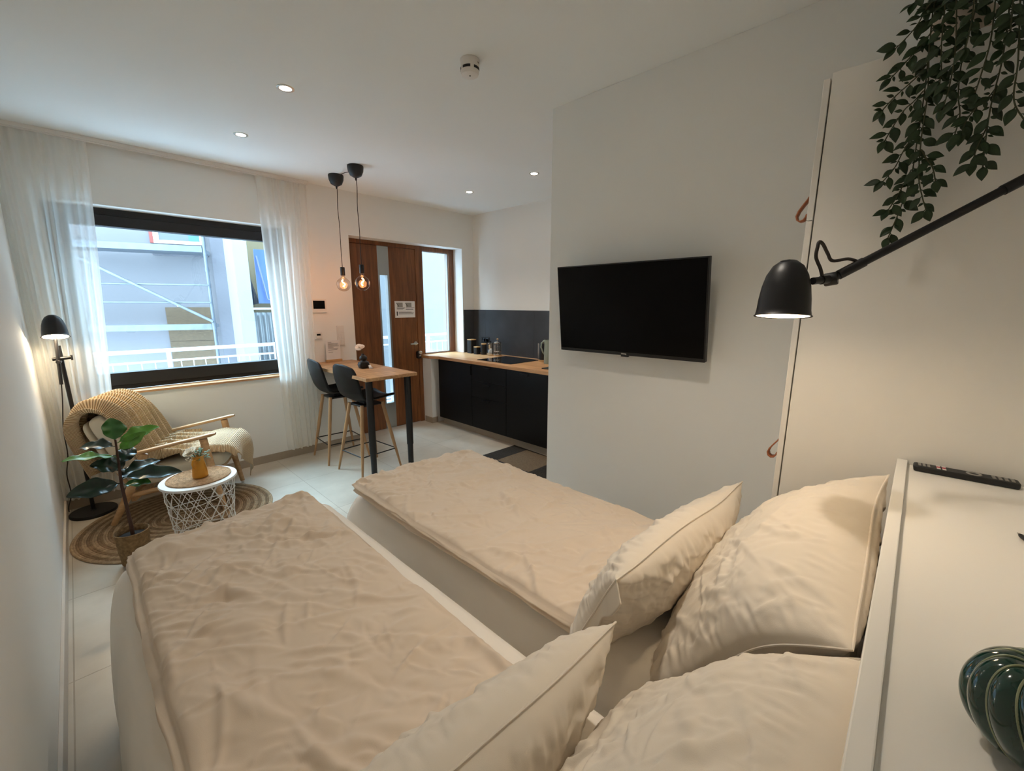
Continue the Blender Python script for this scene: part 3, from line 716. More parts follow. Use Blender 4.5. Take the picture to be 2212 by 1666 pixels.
# ------------------------------------------------------------------ beds
def bed(x0, x1, label):
    t = thing('bed', label, 'bed', ((x0+x1)/2, 1.06, 0), 0, 'single beds pushed side by side')
    h = (x1-x0)/2; L_ = 1.04
    def ring(path_inset, z, seed):
        pass
    # one skin: perimeter rings from hem up and over to the crown
    prof = [(.055, .13), (.052, .2), (.045, .3), (.036, .4), (.024, .48), (.012, .53), (-.002, .568), (-.02, .596), (-.045, .614), (-.08, .622)]
    mb = MB(); n = 220
    per = rrect(-h, h, -L_, L_, .06, 8)
    tot = []; d = 0
    for i in range(len(per)):
        tot.append(d); a = V(per[i]); b = V(per[(i+1) % len(per)]); d += (b-a).length
    def at(s):
        s = (s % 1)*d
        for i in range(len(per)-1, -1, -1):
            if s >= tot[i]:
                a = V(per[i]); b = V(per[(i+1) % len(per)]); L2 = (b-a).length
                return a+(b-a)*((s-tot[i])/max(L2, 1e-9))
    base = [at(i/n) for i in range(n)]
    nor = []
    for i in range(n):
        tv = base[(i+1) % n]-base[i-1]; nor.append(V((tv.y, -tv.x)).normalized()*1)
    if (nor[0].dot(base[0])) < 0: nor = [-q for q in nor]
    def P_(u, v):
        i = int(round(u*n)) % n; k = v*(len(prof)-1); j = min(int(k), len(prof)-2); f = k-j
        o_ = prof[j][0]*(1-f)+prof[j+1][0]*f; z = prof[j][1]*(1-f)+prof[j+1][1]*f
        if nor[i].x > .5 and o_ > 0: o_ *= .2
        if nor[i].x < -.5 and x0 > .5: o_ = np.interp(z, (.13, .3, .42, .48, .53, .57, .60, .617, .622), (.10, .10, .09, .072, .05, .022, -.012, -.05, -.09))
        if abs(nor[i].y) > .5 and o_ > 0: o_ *= .3
        p = base[i]+nor[i]*o_
        wv = (1-v)
        p2 = p+nor[i]*(.012*nz(p.x*5+p.y*5, z*1.5, x0+3)*wv+.006*math.sin(40*(u+.05*nz(u*20, z*3)))*wv*wv*ridge(p.x+p.y, z, 2, 5, 3))
        return (p2.x, p2.y, z+(.02*nz(u*30, 1, x0) if v == 0 else 0))
    mb.grid(lambda u, v: P_(u, v), n, 36, cu=True)
    o = len(mb.v)
    # crown: shrink last ring inwards
    last = [V(mb.v[i*36+35]) for i in range(n)]
    m_ = 14
    for r_ in range(1, m_+1):
        f = r_/m_
        for i in range(n):
            q = last[i]; c = V((0, max(-L_+h, min(L_-h, q.y)), q.z))
            p = q.lerp(c, f)
            mb.v.append((p.x, p.y, .622+.006*nz(p.x*6, p.y*3, x0+1)*min(1, f*4)+.004*ridge(p.x*1.6, p.y, 5, 8)))
    for r_ in range(m_):
        for i in range(n):
            a = (i*36+35) if r_ == 0 else o+(r_-1)*n+i
            b = (((i+1) % n)*36+35) if r_ == 0 else o+(r_-1)*n+(i+1) % n
            mb.f.append((a, b, o+r_*n+(i+1) % n, o+r_*n+i))
    obj('mattress', mb, 'sheet', t, angle=0, fast=True)
    obj('box_base', MB().prism(rrect(-h-.02, h, -L_, L_, .04), .03, .3), 'bed_base', t, bevel=.01)
    for sx in (-1, 1):
        for sy in (-1, 1): obj('foot', MB().lathe([(.025, 0), (.03, .03)], (sx*(h-.08), sy*(L_-.1), 0), 16), 'black_matte', t)
    return t
bed(-.022, .803, 'white sheeted single bed next to the left wall')
bed(.95, 1.765, 'white sheeted single bed next to the television wall')

def duvet(x0, x1, y0, y1, zb, th, label, seed, sag, layers=3, foot_sag=0):
    t = thing('duvet', label, 'duvet', ((x0+x1)/2, (y0+y1)/2, zb), 0, 'beige linen duvets folded on the beds')
    nx, ny = int((x1-x0)/.0040), int((y1-y0)/.0045)
    hx, hy = (x1-x0)/2, (y1-y0)/2
    mb = MB()
    gx, gy = np.meshgrid(np.linspace(-hx, hx, nx), np.linspace(-hy, hy, ny), indexing='ij')
    def pick(r):
        y = hy*(1-2*r.random()**1.35); x = r.uniform(-hx, hx)
        return x, y, (rad(-38)+r.gauss(0, .38) if r.random() < .62 else r.uniform(0, pi))
    W = wrinkles(gx, gy, seed, 230, pick, (.10, .36), (.006, .013), (.0035, .0095))
    W += wrinkles(gx, gy, seed+1, 420, pick, (.04, .15), (.0045, .008), (.0018, .0048))
    W += wrinkles(gx, gy, seed+2, 26, pick, (.35, .8), (.03, .06), (.006, .013), .8)
    def wr(x, y):
        i = min(nx-1, max(0, int(round((x+hx)/(2*hx)*(nx-1))))); j = min(ny-1, max(0, int(round((y+hy)/(2*hy)*(ny-1)))))
        return float(W[i, j])+.009*nz(x*2.4, y*2.0, seed+2)+.004*nz(x*6, y*5, seed+5)
    def top(u, v):
        x = -hx+2*hx*u; y = -hy+2*hy*v
        ed = min(x+hx, hx-x, y+hy, hy-y)
        r = .028; k = 1 if ed > r else sqrt(max(0, 1-((r-ed)/r)**2))
        wx = x+.006*nz(y*5, 1, seed)*(1 if abs(x) > hx-.06 else .3)+.01*nz(y*2.0, 4, seed)*(abs(x)/hx)**3
        wy = y+.010*nz(x*4, 2, seed)*(abs(y)/hy)**4
        z = th*(.62+.38*k)+sag(x/hx, y/hy)+wr(x, y)*min(1, ed/.02+.25)
        return (wx, wy, max(z, .012))
    mb.grid(top, nx, ny)
    # rim: folded layers between the top edge and the sheet
    ring = [i*ny for i in range(nx)]+[(nx-1)*ny+j for j in range(1, ny)]+[i*ny+ny-1 for i in range(nx-2, -1, -1)]+[j for j in range(ny-2, 0, -1)]
    K = 16; n = len(ring)
    ctr = V((0, 0))
    edge = [V(mb.v[i]) for i in ring]
    o = len(mb.v)
    for k in range(1, K+1):
        f = k/K
        for i, e in enumerate(edge):
            out = V((0, 0))
            if abs(abs(e.x)-hx) < .02: out.x = math.copysign(1, e.x)
            if abs(abs(e.y)-hy) < .02: out.y = math.copysign(1, e.y)
            if out.length > 0: out.normalize()
            s_ = i*.0052
            lw = abs(sin(pi*layers*(f+.10*nz(s_*1.3, 0, seed)+.05*nz(s_*5, 3, seed))))
            am = (.016+.010*nz(s_*1.1, f*3, seed+6)+.007*nz(s_*7, f*6, seed+9))*lw**.7
            am += .02*f*nz(s_*.9, 5, seed)-.004*f
            z = e.z*(1-f)+.001*f
            mb.v.append((e.x+out.x*am, e.y+out.y*am, z))
    for k in range(K):
        for i in range(n):
            j = (i+1) % n
            a = ring[i] if k == 0 else o+(k-1)*n+i; b = ring[j] if k == 0 else o+(k-1)*n+j
            mb.f.append((a, o+k*n+i, o+k*n+j, b))
    obj('cover', mb, 'duvet', t, angle=0, fast=True)
    return t
duvet(.036, .682, .50, 2.035, .624, .072, 'beige linen duvet folded lengthwise on the bed by the left wall', 11, lambda a, b: .012*b+.006*(1-a*a)+.012*a*max(0, b), 3)
duvet(.915, 1.70, .55, 2.03, .624, .05, 'beige linen duvet folded lengthwise on the bed by the television wall', 31, lambda a, b: .012*b*b+.012*(1-a*a)-.012*a, 2)

# pillows
def pillow(c, u, v, hw, hh, T, label, seed, bend=0, flap=0, m='pillow', sagp=0):
    t = thing('pillow', label, 'pillow', c, 0, 'linen pillows against the headboard')
    u = V(u).normalized(); v = V(v); v = (v-u*v.dot(u)).normalized(); nrm = u.cross(v)
    R_ = Matrix((u, v, nrm)).transposed()
    def outline(a, b):
        return hw*a*(1-.075*(1-abs(b)**2)), hh*b*(1-.075*(1-abs(a)**2))
    N_ = 170
    lin = np.linspace(-1, 1, N_); ga, gb = np.meshgrid(lin*hw, lin*hh, indexing='ij')
    def pk(r):
        x, y = r.uniform(-hw, hw), r.uniform(-hh, hh)
        if r.random() < .5:      # drawn towards the nearest corner
            return x, y, math.atan2(math.copysign(hh, y)*1.0-y, math.copysign(hw, x)*1.0-x)+r.gauss(0, .3)
        return x, y, r.uniform(0, pi)
    def pe(r):                   # short gathers square to the seam
        q = r.random()*2*(hw+hh)
        if q < 2*hw: return q-hw, math.copysign(hh*.86, r.random()-.5), pi/2+r.gauss(0, .25)
        return math.copysign(hw*.9, r.random()-.5), q-2*hw-hh, r.gauss(0, .25)
    WW = {}
    for sd in (1, -1):
        WW[sd] = wrinkles(ga, gb, seed+sd, 120, pk, (.09, .30), (.006, .012), (.003, .0085))+wrinkles(ga, gb, seed+sd+5, 220, pk, (.04, .13), (.004, .008), (.0016, .0045))+wrinkles(ga, gb, seed+sd+9, 110, pe, (.04, .12), (.004, .008), (.002, .005))
    def P_(a, b, side):
        x, y = outline(a, b)
        e = max(0, (1-abs(a)**2.6))*max(0, (1-abs(b)**2.6))
        z = side*T*e**.5
        ed = 1-max(abs(a), abs(b))
        puck = .0035*math.exp(-ed*9)*(1-math.exp(-ed*30))*(.5+1.5*abs(nz(a*3, b*3, seed+40)))*(sin(a*46+seed+5*nz(a*5, b*2, seed)) if abs(b) > abs(a) else sin(b*46+seed+5*nz(b*5, a*2, seed)))
        cr = .004+.78*float(WW[side][min(N_-1, max(0, int(round((a+1)/2*(N_-1))))), min(N_-1, max(0, int(round((b+1)/2*(N_-1)))))])
        z += side*(puck+(cr-.004)*min(1, ed*9))
        z += bend*max(0, b)**2+.02*nz(a*1.2, b*1.2, seed+13)
        if b < -.3: y += sagp*(-.3-b)
        return R_ @ V((x, y, z))
    mb = MB()
    mb.grid(lambda p, q: P_(-1+2*p, -1+2*q, 1), N_, N_)
    mb.grid(lambda p, q: P_(1-2*p, -1+2*q, -1), N_, N_)
    mb2 = obj('cushion', mb, m, t, angle=0)
    # seam piping
    pts = []
    for k in range(200):
        s = k/200*4; i = int(s); f = (s-i)*2-1
        a, b = ((f, -1), (1, f), (-f, 1), (-1, -f))[i]
        p = P_(a, b, 1); ctr = V((0, 0, 0)); d = (R_ @ V((a, b, 0))).normalized()
        pts.append(p+d*.002)
    obj('seam', MB().tube(pts, .0028, 6, closed=True), m, t)
    if flap:
        def fl(p, q):
            b = -1+2*q; base = P_(-1, b, 1); ln = flap*(.8+.3*nz(q*3, 1, seed))*(1-.35*abs(b))
            off = V((-ln*.35*p-.012*p*sin(q*8), -.02*p+.012*p*sin(q*11+seed), -ln*p*(.7+.3*p)+.01*p*nz(q*8, p*2, seed)))
            return base+off
        obj('hem_flap', MB().grid(fl, 16, 60), m, t, solid=.003, angle=0)
    return t
PA = pillow((1.31, .222, .832), (1, 0, .115), (0, -.62, .78), .40, .295, .125, 'large plump beige pillow leaning on the headboard of the right bed', 2, .03)
PB = pillow((1.29, .52, .755), (1, -.05, -.02), (0, -.42, .9), .445, .190, .10, 'smaller cream pillow in front, standing on the right bed', 7, .0, .07)
PC = pillow((.36, .515, .722), (1, -.03, -.02), (0, -.45, .88), .43, .172, .105, 'smaller cream pillow in front, standing on the left bed', 17, .0, 0)
PD = pillow((.445, .208, .815), (1, 0, .0), (0, -.66, .75), .43, .275, .10, 'large creased beige pillow leaning on the headboard of the left bed', 23, .04)

# ------------------------------------------------------------------ headboard shelf, wardrobe
t = thing('headboard_shelf', 'long white shelf unit behind the bed heads with raised front edge', 'headboard', (.78, -.14, 0))
obj('front_panel', MB().box(-1.01, 1.018, .114, .139, 0, 1.114), 'white_lacquer', t, smooth=False, bevel=.002)
obj('top_board', MB().box(-1.01, 1.018, -.148, .1135, 1.082, 1.1), 'white_lacquer', t, smooth=False, bevel=.001)
obj('side_panel', MB().box(-1.01, -.99, -.148, .1135, 0, 1.0815), 'white_lacquer', t, smooth=False)
t = thing('wardrobe', 'tall white wardrobe with leather pulls between the bed and the television wall', 'wardrobe', (2.035, .01, 0))
obj('side_panel', MB().box(-.235, -.217, -.298, .300, 0, 2.332), 'white_lacquer', t, smooth=False, bevel=.001)
obj('body', MB().box(-.2165, .238, -.298, .298, .0, 2.33), 'white_lacquer', t, smooth=False, bevel=.001)
for z0, z1, zh in ((1.886, 2.318, 1.945), (.06, 1.883, 1.075)):
    d = obj('door', MB().box(-.237, .238, .304, .322, z0, z1), 'white_lacquer', t, smooth=False, bevel=.0015)
    lp = [(.3245, .022), (.330, .012), (.341, -.004), (.352, -.022), (.3575, -.038), (.354, -.050), (.345, -.056), (.335, -.053), (.329, -.044), (.3265, -.034)]
    def strap(p, q, zh=zh):
        k = p*(len(lp)-1); i = min(int(k), len(lp)-2); f = k-i
        return (-.217+.03*q, lp[i][0]*(1-f)+lp[i+1][0]*f, zh+lp[i][1]*(1-f)+lp[i+1][1]*f)
    obj('leather_pull', MB().grid(strap, 37, 2), 'tan_leather', d, solid=.0048)
    obj('screw', MB().lathe([(.005, 0), (.005, .004), (0, .005)], (-.201, .3225, zh+.026), 10, Matrix.Rotation(rad(-90), 3, 'X')), 'steel', d)

# on the shelf: remote, pen, ribbed vase
t = thing('remote_control', 'black remote control lying on the white shelf against the wardrobe', 'remote', (1.765, -.148, 1.1005), rad(3))
obj('case', MB().prism(rrect(-.023, .023, -.108, .108, .008), 0, .017), 'black_matte', t, bevel=.004, seg=3)
kb = MB()
for j in range(4):
    for i in range(3): kb.box(-.013+i*.0095, -.0065+i*.0095, -.098+j*.012, -.091+j*.012, .0172, .0186)
for j in range(3):
    for i in range(3): kb.box(-.013+i*.0095, -.0065+i*.0095, .072+j*.010, .078+j*.010, .0172, .0186)
obj('key', kb, 'grey_plastic', t, smooth=False, label='grid of small grey keys')
obj('navigation_ring', MB().lathe([(.010, .0172), (.011, .019), (.0155, .019), (.0165, .0172)], (0, -.02, 0), 24, cap=False), 'grey_plastic', t)
for i, (m_, x) in enumerate((('white_plastic', -.012), ('red_key', 0), ('white_plastic', .012))):
    obj('app_key', MB().box(x-.0045, x+.0045, .038, .046, .0172, .019).box(x-.0045, x+.0045, .05, .058, .0172, .019), m_, t, smooth=False, label=('white', 'red', 'white')[i]+' shortcut keys')
t = thing('pen', 'black pen lying on the white shelf at the picture edge', 'pen', (1.33, -.233, 1.1055), rad(197))
obj('barrel', MB().tube([(-.055, 0, 0), (-.05, 0, 0), (.05, 0, 0), (.07, 0, 0)], [.003, .0045, .0045, .002], 10), 'black_matte', t)
obj('tip', MB().tube([(-.065, 0, 0), (-.0552, 0, 0)], [.0008, .003], 10), 'steel', t)
t = thing('ornament', 'glossy dark green ribbed ceramic gourd on the white shelf', 'ornament', (.687, -.160, 1.1005))
def gourd(u, v, rr=1.0, dz=0):
    a = 2*pi*u; ph = pi*v
    tw = a+.9*(v-.5)*1.2
    lob = abs(cos(tw*6.5*.923)) if False else abs(sin(7*tw))
    r = .071*(sin(ph)**.75)*(.89+.11*lob**.6)*rr
    return (r*cos(a), r*sin(a), .057-.057*cos(ph)-.010*math.exp(-((pi-ph)/.35)**2)+dz)
obj('body', MB().grid(gourd, 288, 60, cu=True), 'green_glaze', t, angle=0)
rb = MB()
for k in range(14):
    pts = []
    for j in range(4, 57):
        v_ = j/60; a = k*pi/7-.9*(v_-.5)*1.2
        p = V(gourd(a/(2*pi), v_)); q = V((p.x, p.y, 0)); q = q.normalized()*.0016 if q.length > 1e-4 else V((0, 0, 0))
        pts.append(p+q+V((0, 0, .0008*cos(pi-pi*v_))))
    rb.tube(pts, .0013, 6)
obj('ridge', rb, 'glaze_ridge', t, label='pale glaze lines between the ribs')

# wall lamp
def shade_prof(R, H):
    o_ = [(R*1.06, -H*.012), (R*1.07, 0), (R*1.02, H*.02), (R*.985, H*.1), (R*.95, H*.3), (R*.88, H*.52), (R*.76, H*.72), (R*.56, H*.88), (R*.3, H*.97), (0, H)]
    i_ = [(r_*.965 if k else R*1.0, z-(.004 if k > 2 else 0)) for k, (r_, z) in enumerate(o_)]
    return o_, i_
def shade(parent, mtx, R, H, name='lamp_shade'):
    o_, i_ = shade_prof(R, H)
    s_ = obj(name, MB().lathe(o_, n=48, mtx=mtx.to_3x3(), c=mtx.translation, cap=False), 'black_metal', parent)
    obj('inner_lining', MB().lathe([(max(0, r_*.985), z-.003) for r_, z in i_[2:]], n=48, mtx=mtx.to_3x3(), c=mtx.translation, cap=False), 'white_plastic', s_)
    return s_
lt = thing('swing_arm_lamp', 'black swing arm wall lamp shining down beside the wardrobe', 'lamp', (1.318, .270, 1.572))
LP = V((1.318, .270, 1.572))
mt = Matrix.Rotation(rad(6.5), 4, V((-.2, .97, 0)))
shade(lt, mt, .063, .148)
obj('bulb', MB().lathe([(0, .018), (.018, .022), (.028, .036), (.03, .05), (.024, .068), (.014, .085), (.012, .1), (0, .101)], n=20, mtx=mt.to_3x3(), c=mt.translation), 'bulb_warm', lt)
obj('shade_socket', MB().tube([(.005, .005, .1), (.005, .005, .142)], .016, 14), 'black_metal', lt)
a0, a1, a2 = V((1.375, .222, 1.663))-LP, V((1.444, .193, 1.670))-LP, V((1.729, -.279, 2.003))-LP
obj('neck', MB().tube([a0, a0.lerp(a1, .9)], .0095, 12).tube([a0.lerp(a1, .45), a1], .0115, 12), 'black_metal', lt)
obj('joint', MB().lathe([(.0, -.015), (.016, -.015), (.0175, -.012), (.0175, .012), (.016, .015), (0, .015)], c=a1, n=20, mtx=Matrix.Rotation(rad(80), 3, 'X')), 'black_metal', lt)
obj('arm', MB().tube([a1, a2], .0108, 12).tube([a1.lerp(a2, .03), a1.lerp(a2, .13)], .013, 12).tube([a1.lerp(a2, .62), a2], .0128, 12), 'black_metal', lt)
lift = lambda p, q, k, dz: p.lerp(q, k)+V((0, 0, dz))
obj('cable', MB().tube(spl([lift(a0, a1, .5, .008), lift(a0, a1, .42, .03)+V((-.004, .003, 0)), lift(a0, a1, .18, .06)+V((-.006, .006, 0)), lift(a0, a1, .02, .088), lift(a0, a1, .08, .099), lift(a0, a1, .3, .092), lift(a0, a1, .62, .068), lift(a0, a1, .95, .048), lift(a1, a2, .06, .032), lift(a1, a2, .10, .012)]), .0042, 8), 'cord', lt)
obj('wall_plate', MB().lathe([(.04, 0), (.04, .01), (.02, .018)], c=(a2.x, YS+.0005-LP.y, a2.z), n=24, mtx=Matrix.Rotation(rad(-90), 3, 'X')), 'black_metal', lt)
light('lamp_light', 'POINT', LP+mt @ V((0, 0, .012)), .75, (1, .80, .54), shadow_soft_size=.02)

# floor lamp
fl = thing('floor_lamp', 'black floor lamp with lit bell shade in the curtain corner', 'lamp', (-.083, 4.46, 0))
obj('base', MB().lathe([(.136, 0), (.138, .004), (.138, .018), (.134, .023), (.02, .024), (.018, .03)], n=48), 'black_metal', fl)
obj('pole', MB().tube([(0, 0, .02), (0, -.004, .6), (-.012, -.004, 1.305)], .0125, 14), 'black_metal', fl)
obj('clamp', MB().tube([(-.055, -.03, 1.212), (.045, -.03, 1.219)], .0125, 12).tube([(-.028, -.06, 1.192), (-.02, -.03, 1.195)], .014, 12).box(.038, .05, -.045, -.015, 1.2, 1.236), 'black_metal', fl, bevel=.002)
obj('head_rod', MB().tube([(-.016, -.045, 1.40), (-.026, -.046, 1.2), (-.034, -.046, 1.03)], [.0095, .0105, .0105], 12), 'black_metal', fl)
mt = Matrix.Translation((-.013, -.115, 1.375)) @ Matrix.Rotation(rad(-17), 4, 'X')
shade(fl, mt, .068, .158)
obj('bulb', MB().lathe([(0, .012), (.02, .016), (.032, .03), (.034, .045), (.026, .066), (.014, .085), (.012, .1), (0, .101)], n=20, mtx=mt.to_3x3(), c=mt.translation), 'bulb_warm', fl)
obj('shade_joint', MB().tube([(-.016, -.045, 1.40), (-.014, -.075, 1.47)], .010, 10), 'black_metal', fl)
obj('cable', MB().tube(spl([(-.034, -.046, 1.03), (-.046, -.04, .9), (-.07, -.03, .7), (-.075, -.035, .5), (-.1, -.03, .35), (-.098, -.03, .2), (-.125, -.02, .1), (-.128, -.02, .06)]), .0035, 8), 'cord', fl)
light('lamp_light', 'POINT', V((-.083, 4.46, 0))+mt @ V((0, 0, .008)), 3, (1, .80, .54), shadow_soft_size=.02)

# ------------------------------------------------------------------ sitting corner
# rug of coiled jute
t = thing('rug', 'round braided jute rug under the armchair and side table', 'rug', (.385, 3.875, .001))
def coil(r0, r1, n=150, per=.021):
    k = int((r1-r0)/per*8)
    mb = MB(); prof = []
    for i in range(k+1):
        r_ = r0+(r1-r0)*i/k; prof.append((r_, .006+.0055*abs(sin(pi*(r_-r0)/per))))
    return mb.lathe(prof, n=n, cap=False)
NB = 23
for i in range(NB): obj('braid_band', coil(.001+.6*i/NB, .001+.6*(i+1)/NB, 120, .6/NB/2), ('jute', 'jute_grey')[i % 2], t)
obj('backing', MB().lathe([(.6, 0), (.603, .003), (.6, .0058), (0, .0058)], n=96), 'jute', t)

# armchair
O_ = (.447, 4.18, .013); RZ = math.atan2(-.423, .906)
ch = thing('armchair', 'oak framed armchair with pale cushions in the window corner', 'armchair', O_, RZ)
for s_ in (-1, 1):
    y = s_*.292
    def armp(u, v, y=y):
        x = .352-.69*u; z = .612-.19*(.352-x)+.006
        hw_ = .026*(1-.25*u) if u < .97 else .012; hh_ = .013
        if u < .03: hw_ *= .7; hh_ *= .6
        a = 2*pi*v
        return (x, y+hw_*math.copysign(abs(cos(a))**.6, cos(a)), z+hh_*math.copysign(abs(sin(a))**.6, sin(a)))
    obj('armrest', MB().grid(armp, 24, 16, cv=True).add([], []), 'chair_oak', ch)
    obj('front_leg', MB().tube([(.27, y, .585), (.285, y, .45), (.312, y*1.0, .25), (.352, y, 0)], [.026, .027, .024, .017], 14), 'chair_oak', ch)
    obj('rear_leg', MB().tube([(-.10, y, .515), (-.17, y, .35), (-.25, y, .18), (-.345, y, 0)], [.024, .028, .026, .019], 14), 'chair_oak', ch)
    obj('side_rail', MB().tube([(.30, y*.97, .285), (-.22, y*.97, .20)], .018, 12), 'chair_oak', ch)
obj('front_rail', MB().box(.285, .31, -.275, .275, .245, .29), 'chair_oak', ch, smooth=False, bevel=.006)
obj('rear_rail', MB().box(-.23, -.2, -.275, .275, .15, .2), 'chair_oak', ch, smooth=False, bevel=.006)
def cushion(L_, W_, T_, seed, nx=50, ny=50):
    mb = MB()
    def sp(u, v):
        a = 2*pi*u; b = -pi/2+pi*v
        se = lambda c, e: math.copysign(abs(c)**e, c)
        x = L_*se(cos(a), .32)*se(cos(b), .32); y = W_*se(sin(a), .32)*se(cos(b), .32); z = T_*se(sin(b), .55)
        z += .008*nz(x*6, y*6, seed)
        return (x, y, z)
    return mb.grid(sp, 96, 40, cu=True)
mseat = Matrix.Translation((.075, 0, .352)) @ Matrix.Rotation(rad(-9.5), 4, 'Y')
obj('seat_cushion', cushion(.305, .265, .075, 4).xf(mseat), 'chair_fabric', ch, angle=0)
mback = Matrix.Translation((-.285, 0, .565)) @ Matrix.Rotation(rad(-112), 4, 'Y')
obj('back_cushion', cushion(.25, .262, .068, 9).xf(mback), 'chair_fabric', ch, angle=0)
obj('back_panel', cushion(.23, .25, .02, 12).xf(Matrix.Translation((-.36, 0, .54)) @ Matrix.Rotation(rad(-112), 4, 'Y')), 'chair_fabric', ch, angle=0)
bs = MB()
for y in (-.2, -.067, .067, .2): bs.tube([(-.23, y, .2), (-.33, y, .42), (-.41, y, .68)], .014, 10)
obj('back_spindle', bs, 'chair_oak', ch)

# throw blanket: section path from behind the back, over it, down onto the seat, over its front edge
path = [(-.41, .36), (-.435, .50), (-.455, .66), (-.455, .77), (-.41, .825), (-.355, .825), (-.305, .785), (-.265, .70), (-.228, .60), (-.195, .51), (-.165, .445), (-.12, .425), (-.02, .436), (.12, .463), (.26, .486), (.345, .486), (.405, .455), (.43, .39), (.426, .30), (.41, .22), (.40, .12)]
acc = [0]
for i in range(1, len(path)): acc.append(acc[-1]+sqrt((path[i][0]-path[i-1][0])**2+(path[i][1]-path[i-1][1])**2))
def onpath(s):
    s = max(0, min(acc[-1]-1e-6, s))
    for i in range(len(path)-1):
        if s <= acc[i+1]:
            f = (s-acc[i])/(acc[i+1]-acc[i])
            p0 = path[max(0, i-1)]; p1 = path[i]; p2 = path[i+1]; p3 = path[min(len(path)-1, i+2)]
            g = lambda k: .5*((2*p1[k])+(-p0[k]+p2[k])*f+(2*p0[k]-5*p1[k]+4*p2[k]-p3[k])*f*f+(-p0[k]+3*p1[k]-3*p2[k]+p3[k])*f**3)
            return g(0), g(1)
    return path[-1]
NU, NV = 260, 150
tb = MB(); tb.uv = []
def thr(u, v):
    w_ = v*2-1
    smax = acc[-1]*(.90+.10*max(0, min(1, (w_+.1)/.9)))-.16*max(0, -w_-.2)
    s = .02+u*(smax-.02)
    x, z = onpath(s); x2, z2 = onpath(s+.01); x1, z1 = onpath(s-.01)
    tx, tz = x2-x1, z2-z1; l = sqrt(tx*tx+tz*tz) or 1
    nx_, nz_ = -tz/l, tx/l
    q = s/acc[-1]
    fold = (.5+.5*sin(2*pi*(5.6*v+1.6*q+.3*nz(q*3, v*3, 2))))**1.5
    if q < .60:
        wd0, wd1 = -.255+.12*max(0, q-.25), .285
        off = .012+.085*fold*(.35+.65*min(1, q*3.5))
        y = wd0+(wd1-wd0)*v
    else:
        k = min(1, (q-.60)/.12)
        wd0, wd1 = -.255, .30+.02*k
        off = .012+(1-k)*.085*fold+k*(.012+.014*crease(x*1.0, v*.5+x*.4, 4, 5, 5)+.014*nz(v*2.5, q*6, 3))
        y = wd0+(wd1-wd0)*v
        if q > .80: off += .035*(q-.80)/.2*sin(v*9+1)+.012
    off = max(.006, off)
    edge = max(0, abs(w_)-.88)/.12
    zz = z+nz_*off-edge*.02; xx = x+nx_*off
    if q > .66 and w_ > .7: zz -= .07*((w_-.7)/.3)**2; y -= .006*((w_-.7)/.3)
    if q > .66 and w_ < -.8: zz -= .03*((-w_-.8)/.2)**2
    tb.uv.append((s*2.6, y*2.6)); return (xx, y, zz)
tb.grid(thr, NU, NV)
th = thing('throw_blanket', 'ribbed tan knitted throw draped over the armchair back and seat', 'blanket', O_, RZ)
obj('fabric', tb, 'knit', th, solid=.006, angle=0, fast=True)

# side table with wire basket
TX, TY, TZ = .463, 3.462, .014
st = thing('side_table', 'round white side table with open wire basket body', 'side table', (TX, TY, TZ))
obj('table_top', MB().lathe([(.205, .388), (.214, .388), (.2215, .392), (.222, .400), (.2195, .406), (.0, .406)], n=72), 'white_plastic', st)
wb = MB(); Rb = lambda z: .168+.037*z/.388
for z in (.004, .387): wb.tube([(Rb(z)*cos(2*pi*k/64), Rb(z)*sin(2*pi*k/64), z) for k in range(64)], .0042, 6, closed=True)
nw = 16
for k in range(nw):
    for d_ in (-1, 1):
        pts = []
        for j in range(13):
            z = .004+.383*j/12; a = 2*pi*(k/nw)+d_*(j/12)*2*pi*(2.7/nw)+.02
            pts.append((Rb(z)*cos(a), Rb(z)*sin(a), z))
        wb.tube(pts, .0023, 5)
for zc, am, ph in ((.09, .018, 0), (.19, .018, 1.7), (.29, .018, 3.1)):
    wb.tube([((Rb(zc)+.003)*cos(2*pi*k/72), (Rb(zc)+.003)*sin(2*pi*k/72), zc+am*sin(2*pi*k/72*2+ph)) for k in range(72)], .0027, 5, closed=True)
for q in range(-3, 4):
    yy = q*.045; xx = sqrt(.168**2-yy*yy); wb.tube([(-xx, yy, .004), (xx, yy, .004)], .0027, 5)
obj('wire_basket', wb, 'white_plastic', st)
t = thing('placemat', 'round woven seagrass placemat on the white side table', 'placemat', (TX+.004, TY+.012, TZ+.4065))
obj('weave', coil(.001, .181, 100, .0125).xf(Matrix.Scale(.55, 4, V((0, 0, 1)))), 'seagrass', t)
obj('rim', MB().tube([(.182*cos(2*pi*k/72), .182*sin(2*pi*k/72), .004) for k in range(72)], .0042, 8, closed=True), 'seagrass', t)
t = thing('jug_vase', 'mustard yellow jug used as a vase on the woven placemat', 'vase', (.472, 3.452, TZ+.416), rad(200))
obj('body', MB().lathe([(.043, 0), (.0455, .003), (.0455, .012), (.041, .06), (.0335, .105), (.0315, .125), (.034, .14), (.0395, .152), (.0365, .152), (.029, .125), (.03, .1), (.038, .01), (0, .008)], n=40), 'mustard', t)
obj('handle', MB().tube([(.028, .014, .132), (.046, .022, .131), (.054, .026, .11), (.05, .024, .085), (.037, .017, .07)], .0055, 10), 'mustard', t)
t = thing('bouquet', 'white bloom with grey green sprigs in the mustard jug', 'flower', (.472, 3.452, TZ+.53))
bloom((-.04, -.02, .075), .036, 'petal', t, (rad(20), rad(-25)), 18, 'white_bloom', 5)
obj('stem', MB().tube([(0, 0, -.05), (-.01, -.005, .02), (-.036, -.018, .08)], .002, 6).tube([(.005, 0, -.05), (.02, .01, .04), (.03, .01, .07)], .002, 6), 'stem', t)
